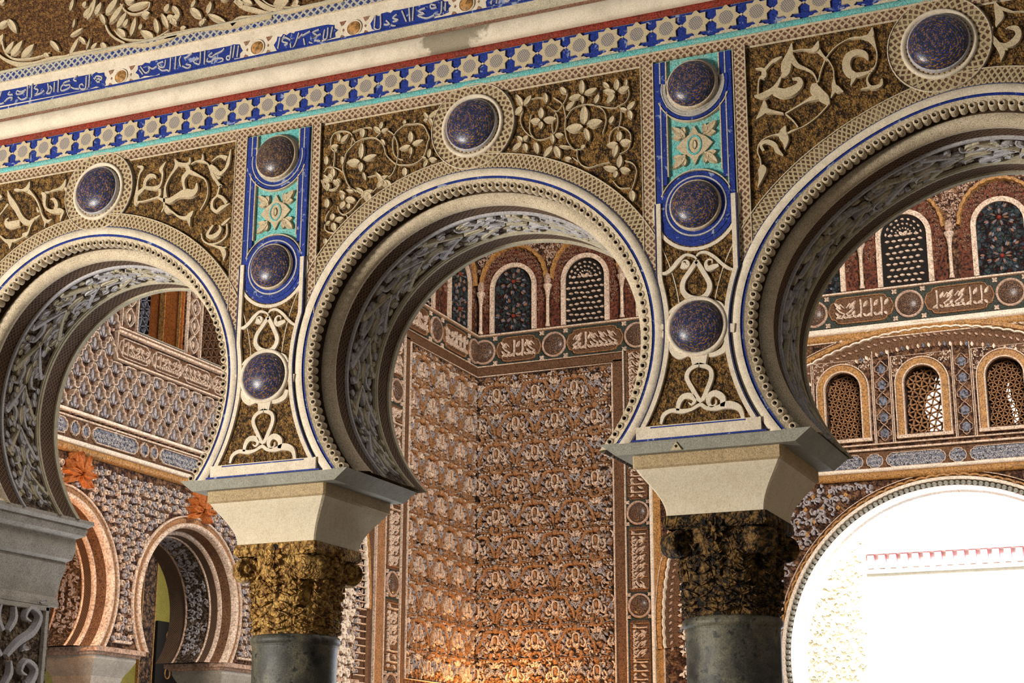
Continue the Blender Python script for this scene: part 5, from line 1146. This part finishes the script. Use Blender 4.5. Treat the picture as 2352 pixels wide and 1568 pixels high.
g.build('lobed_net', m_hcream, SB); g2.build('net_leaves', m_hgren, SB); g3.build('net_leaves', m_hl2, SB)
FR = thing('script_frieze', 'narrow framed script frieze under the lattice screens of the side wall', 'frieze'); band(FR, L, 5.6, 10.2, 2.03, 2.24, mat=m_hbrown)
line(FR, L, [(10.2, 2.01), (5.6, 2.01), (5.6, 2.27)], .022, m_hline, .04); line(FR, L, [(5.6, 2.27), (10.2, 2.27)], .03, m_hline, .05); line(FR, L, [(5.6, 2.31), (10.2, 2.31)], .02, m_hline, .04)
g = M()
for i in range(6): letters(g, L, 5.66 + i * .5, 6.10 + i * .5, 2.05, 2.22, 90 + i); g.stroke(L, [(*p, .012) for p in cartouche_line(L, 5.64 + i * .5, 6.12 + i * .5, 2.045, 2.225)], 0, .03, closed=True)
g.build('carved_script', m_hcream, FR)
for i, (a, b) in enumerate(LWIN):
    W = thing('lattice_screen', ['left lattice screen high on the side wall, star pattern over darkness, orange-lit reveal', 'middle lattice screen high on the side wall, close star mesh', 'right lattice screen high on the side wall, out of sight'][i], 'window')
    g = M(); g.pbox(L, a, b, 2.34, 3.1, -.66, -.62); g.build('dark_backing', m_dark, W); d0 = -.42 if i == 0 else -.12  # near-black sheet paints the darkness behind the screen
    lattice(W, L, a, b, 2.34, 3.1, lambda x, y, a=a, b=b: a < x < b and 2.34 < y < 3.1, .085, .02, d0 - .03, d0, 0, m_hgreyb if i == 0 else m_hbrown)
    if i == 0:
        g = M(); uc, vc = 6.27, 2.55
        for q in range(16): an = q * PI / 8; g.lens(lambda u, v, h: L(u, v, h + d0), (uc + .03 * math.cos(an), vc + .03 * math.sin(an)), (uc + .13 * math.cos(an), vc + .13 * math.sin(an)), .02, 0, .02, 4)
        g.build('star_wheel', m_hgreyb, W)
    g = M(); g.add([L(b, z, h) for z in (2.34, 3.1) for h in (-.42, -.02)], [(0, 1, 3, 2)]); g2 = M(); g2.box(X - .42, X - .02, b - .012, b, 2.34, 3.1); g2.build('side_reveal', m_orange if i == 0 else m_hbrown, W)  # first reveal is brown, its orange lamp glow painted as colour
    g2 = M(); g2.box(X - .30, X - .24, b - .02, b - .012, 2.34, 3.1); g2.box(X - .08, X - .05, b - .02, b - .012, 2.34, 3.1); g2.build('reveal_fillet', m_gold, W)
    g = M(); g.box(X - .42, X + .02, a, b, 2.335, 2.345); g.build('sill', m_slab, W)
CS = thing('lobed_chain_strip', 'upright carved chain strips between the lattice screens of the side wall', 'wall panel')
for c in (5.77, 6.79, 7.79):
    g = M(); hw = .08
    for q in range(5):
        z = 2.44 + q * .19
        for s in (-1, 1): g.stroke(L, [(c, z - .09, .016), (c + s * .035, z - .06, .016), (c + s * .065, z - .02, .016), (c + s * .065, z + .02, .016), (c + s * .035, z + .06, .016), (c, z + .09, .016)], 0, .03)
        g.lens(L, (c, z - .04), (c, z + .04), .04, 0, .02, 4)
    g.build('lobed_chain', m_hcream, CS); line(CS, L, [(c - .115, 2.33), (c - .115, 3.2)], .014); line(CS, L, [(c + .115, 2.33), (c + .115, 3.2)], .014)
# ---- room beyond the side arcade
g = M(); g.box(-7.3, -7.1, 6.5, 14.0, -4, 4); tag(g.build('wall_beyond_left', m_olive), 'olive yellow wall seen through the side arches', kind='structure')
T = thing('patterned_pilaster', 'upright gold and dark patterned strip on the olive wall through the middle side arch', 'pilaster')
OM = lambda u, v, h: (-7.1 + h, u, v)
g = M(); g.pbox(OM, 10.08, 10.32, -3, 3, 0, .03); g.build('strip', m_hgold, T); line(T, OM, [(10.07, -3), (10.07, 3)], .02, m_gold, .04); line(T, OM, [(10.33, -3), (10.33, 3)], .02, m_gold, .04)
T = thing('dark_hanging', 'dark hanging with small gold ring motifs beyond the middle side arch', 'hanging')
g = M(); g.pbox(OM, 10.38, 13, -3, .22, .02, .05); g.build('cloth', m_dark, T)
for i in range(4):
    g = M(); g.stroke(lambda u, v, h: OM(u, v, h + .05), arc(10.62, .05 - i * .22, .05, 0, 360, .016, 14, .065), 0, .012); g.build('ring_motif', m_gold, T)
g = M(); g.box(-7.0, -6.9, 10.8, 14.2, -4, 4); tag(g.build('wall_beyond_dark', m_dark), 'unlit wall beyond the side arcade', kind='structure')  # near-black colour paints in the unlit depth
OP = lambda u, v, h: (-6.3 + h, u, v)
T = thing('daylit_arch_edge', 'curved white daylit arch edge between the side wall arcade and the left column', 'arch')
g = M(); g.stroke(OP, [(*atL(x, y, -6.3), .075) for x, y in ((577, 1522), (579, 1480), (585, 1440), (596, 1405), (612, 1386), (640, 1370))], 0, .12, .7); g.build('edge_moulding', m_court, T)
g = M(); g.plate(OP, [atL(x, y, -6.3) for x, y in ((538, 1590), (545, 1562), (566, 1545), (570, 1530), (578, 1530), (578, 1555), (590, 1560), (590, 1590))], 0, .1); g.build('impost', m_court, T)
# ---- courtyard beyond the doorway
g = M(); g.box(-8, 16, 20, 20.3, -6, 14); tag(g.build('wall_courtyard', m_court), 'sunlit white courtyard wall', kind='structure')
g = M(); CY = lambda u, v, h: (u, 20 - h, v)
T = thing('pink_cornice', 'pale pink dentilled cornice on the white courtyard wall through the doorway', 'moulding')
a = at(1968, 1298, 20); b_ = at(2352, 1272, 20); zt = (a[1] + b_[1]) / 2 + .12
g = M(); g.pbox(CY, a[0], a[0] + 8, zt - .29, zt - .22, 0, .12); g.pbox(CY, a[0], a[0] + 8, zt, zt + .05, 0, .2); g.build('ledge', m_court, T)
pd = None
for i in range(36):
    u = a[0] + .08 + i * .175
    if pd is None: g = M(); g.pbox(lambda u, v, h: (u, -h, v), -.05, .05, -.22, .0, 0, .16); pd = g.build('dentil', m_pink, T); pd.location = (u, 20, zt)
    else: inst(pd, (u, 20, zt), T)
T = thing('yellow_carved_pilaster', 'pale yellow carved pilaster just inside the doorway on its left', 'pilaster')
g = M(); g.pbox(lambda u, v, h: (u, 15.6 - h, v), -1.5, .40, -4, 1.8, -.2, 0); g.build('panel', m_yel, T)
g = M(); fill(g, lambda u, v, h: (u, 15.6 - h, v), -1.0, .38, -1.2, 1.7, .12, None, 2, .02, .25); g.build('carving', m_yel, T)
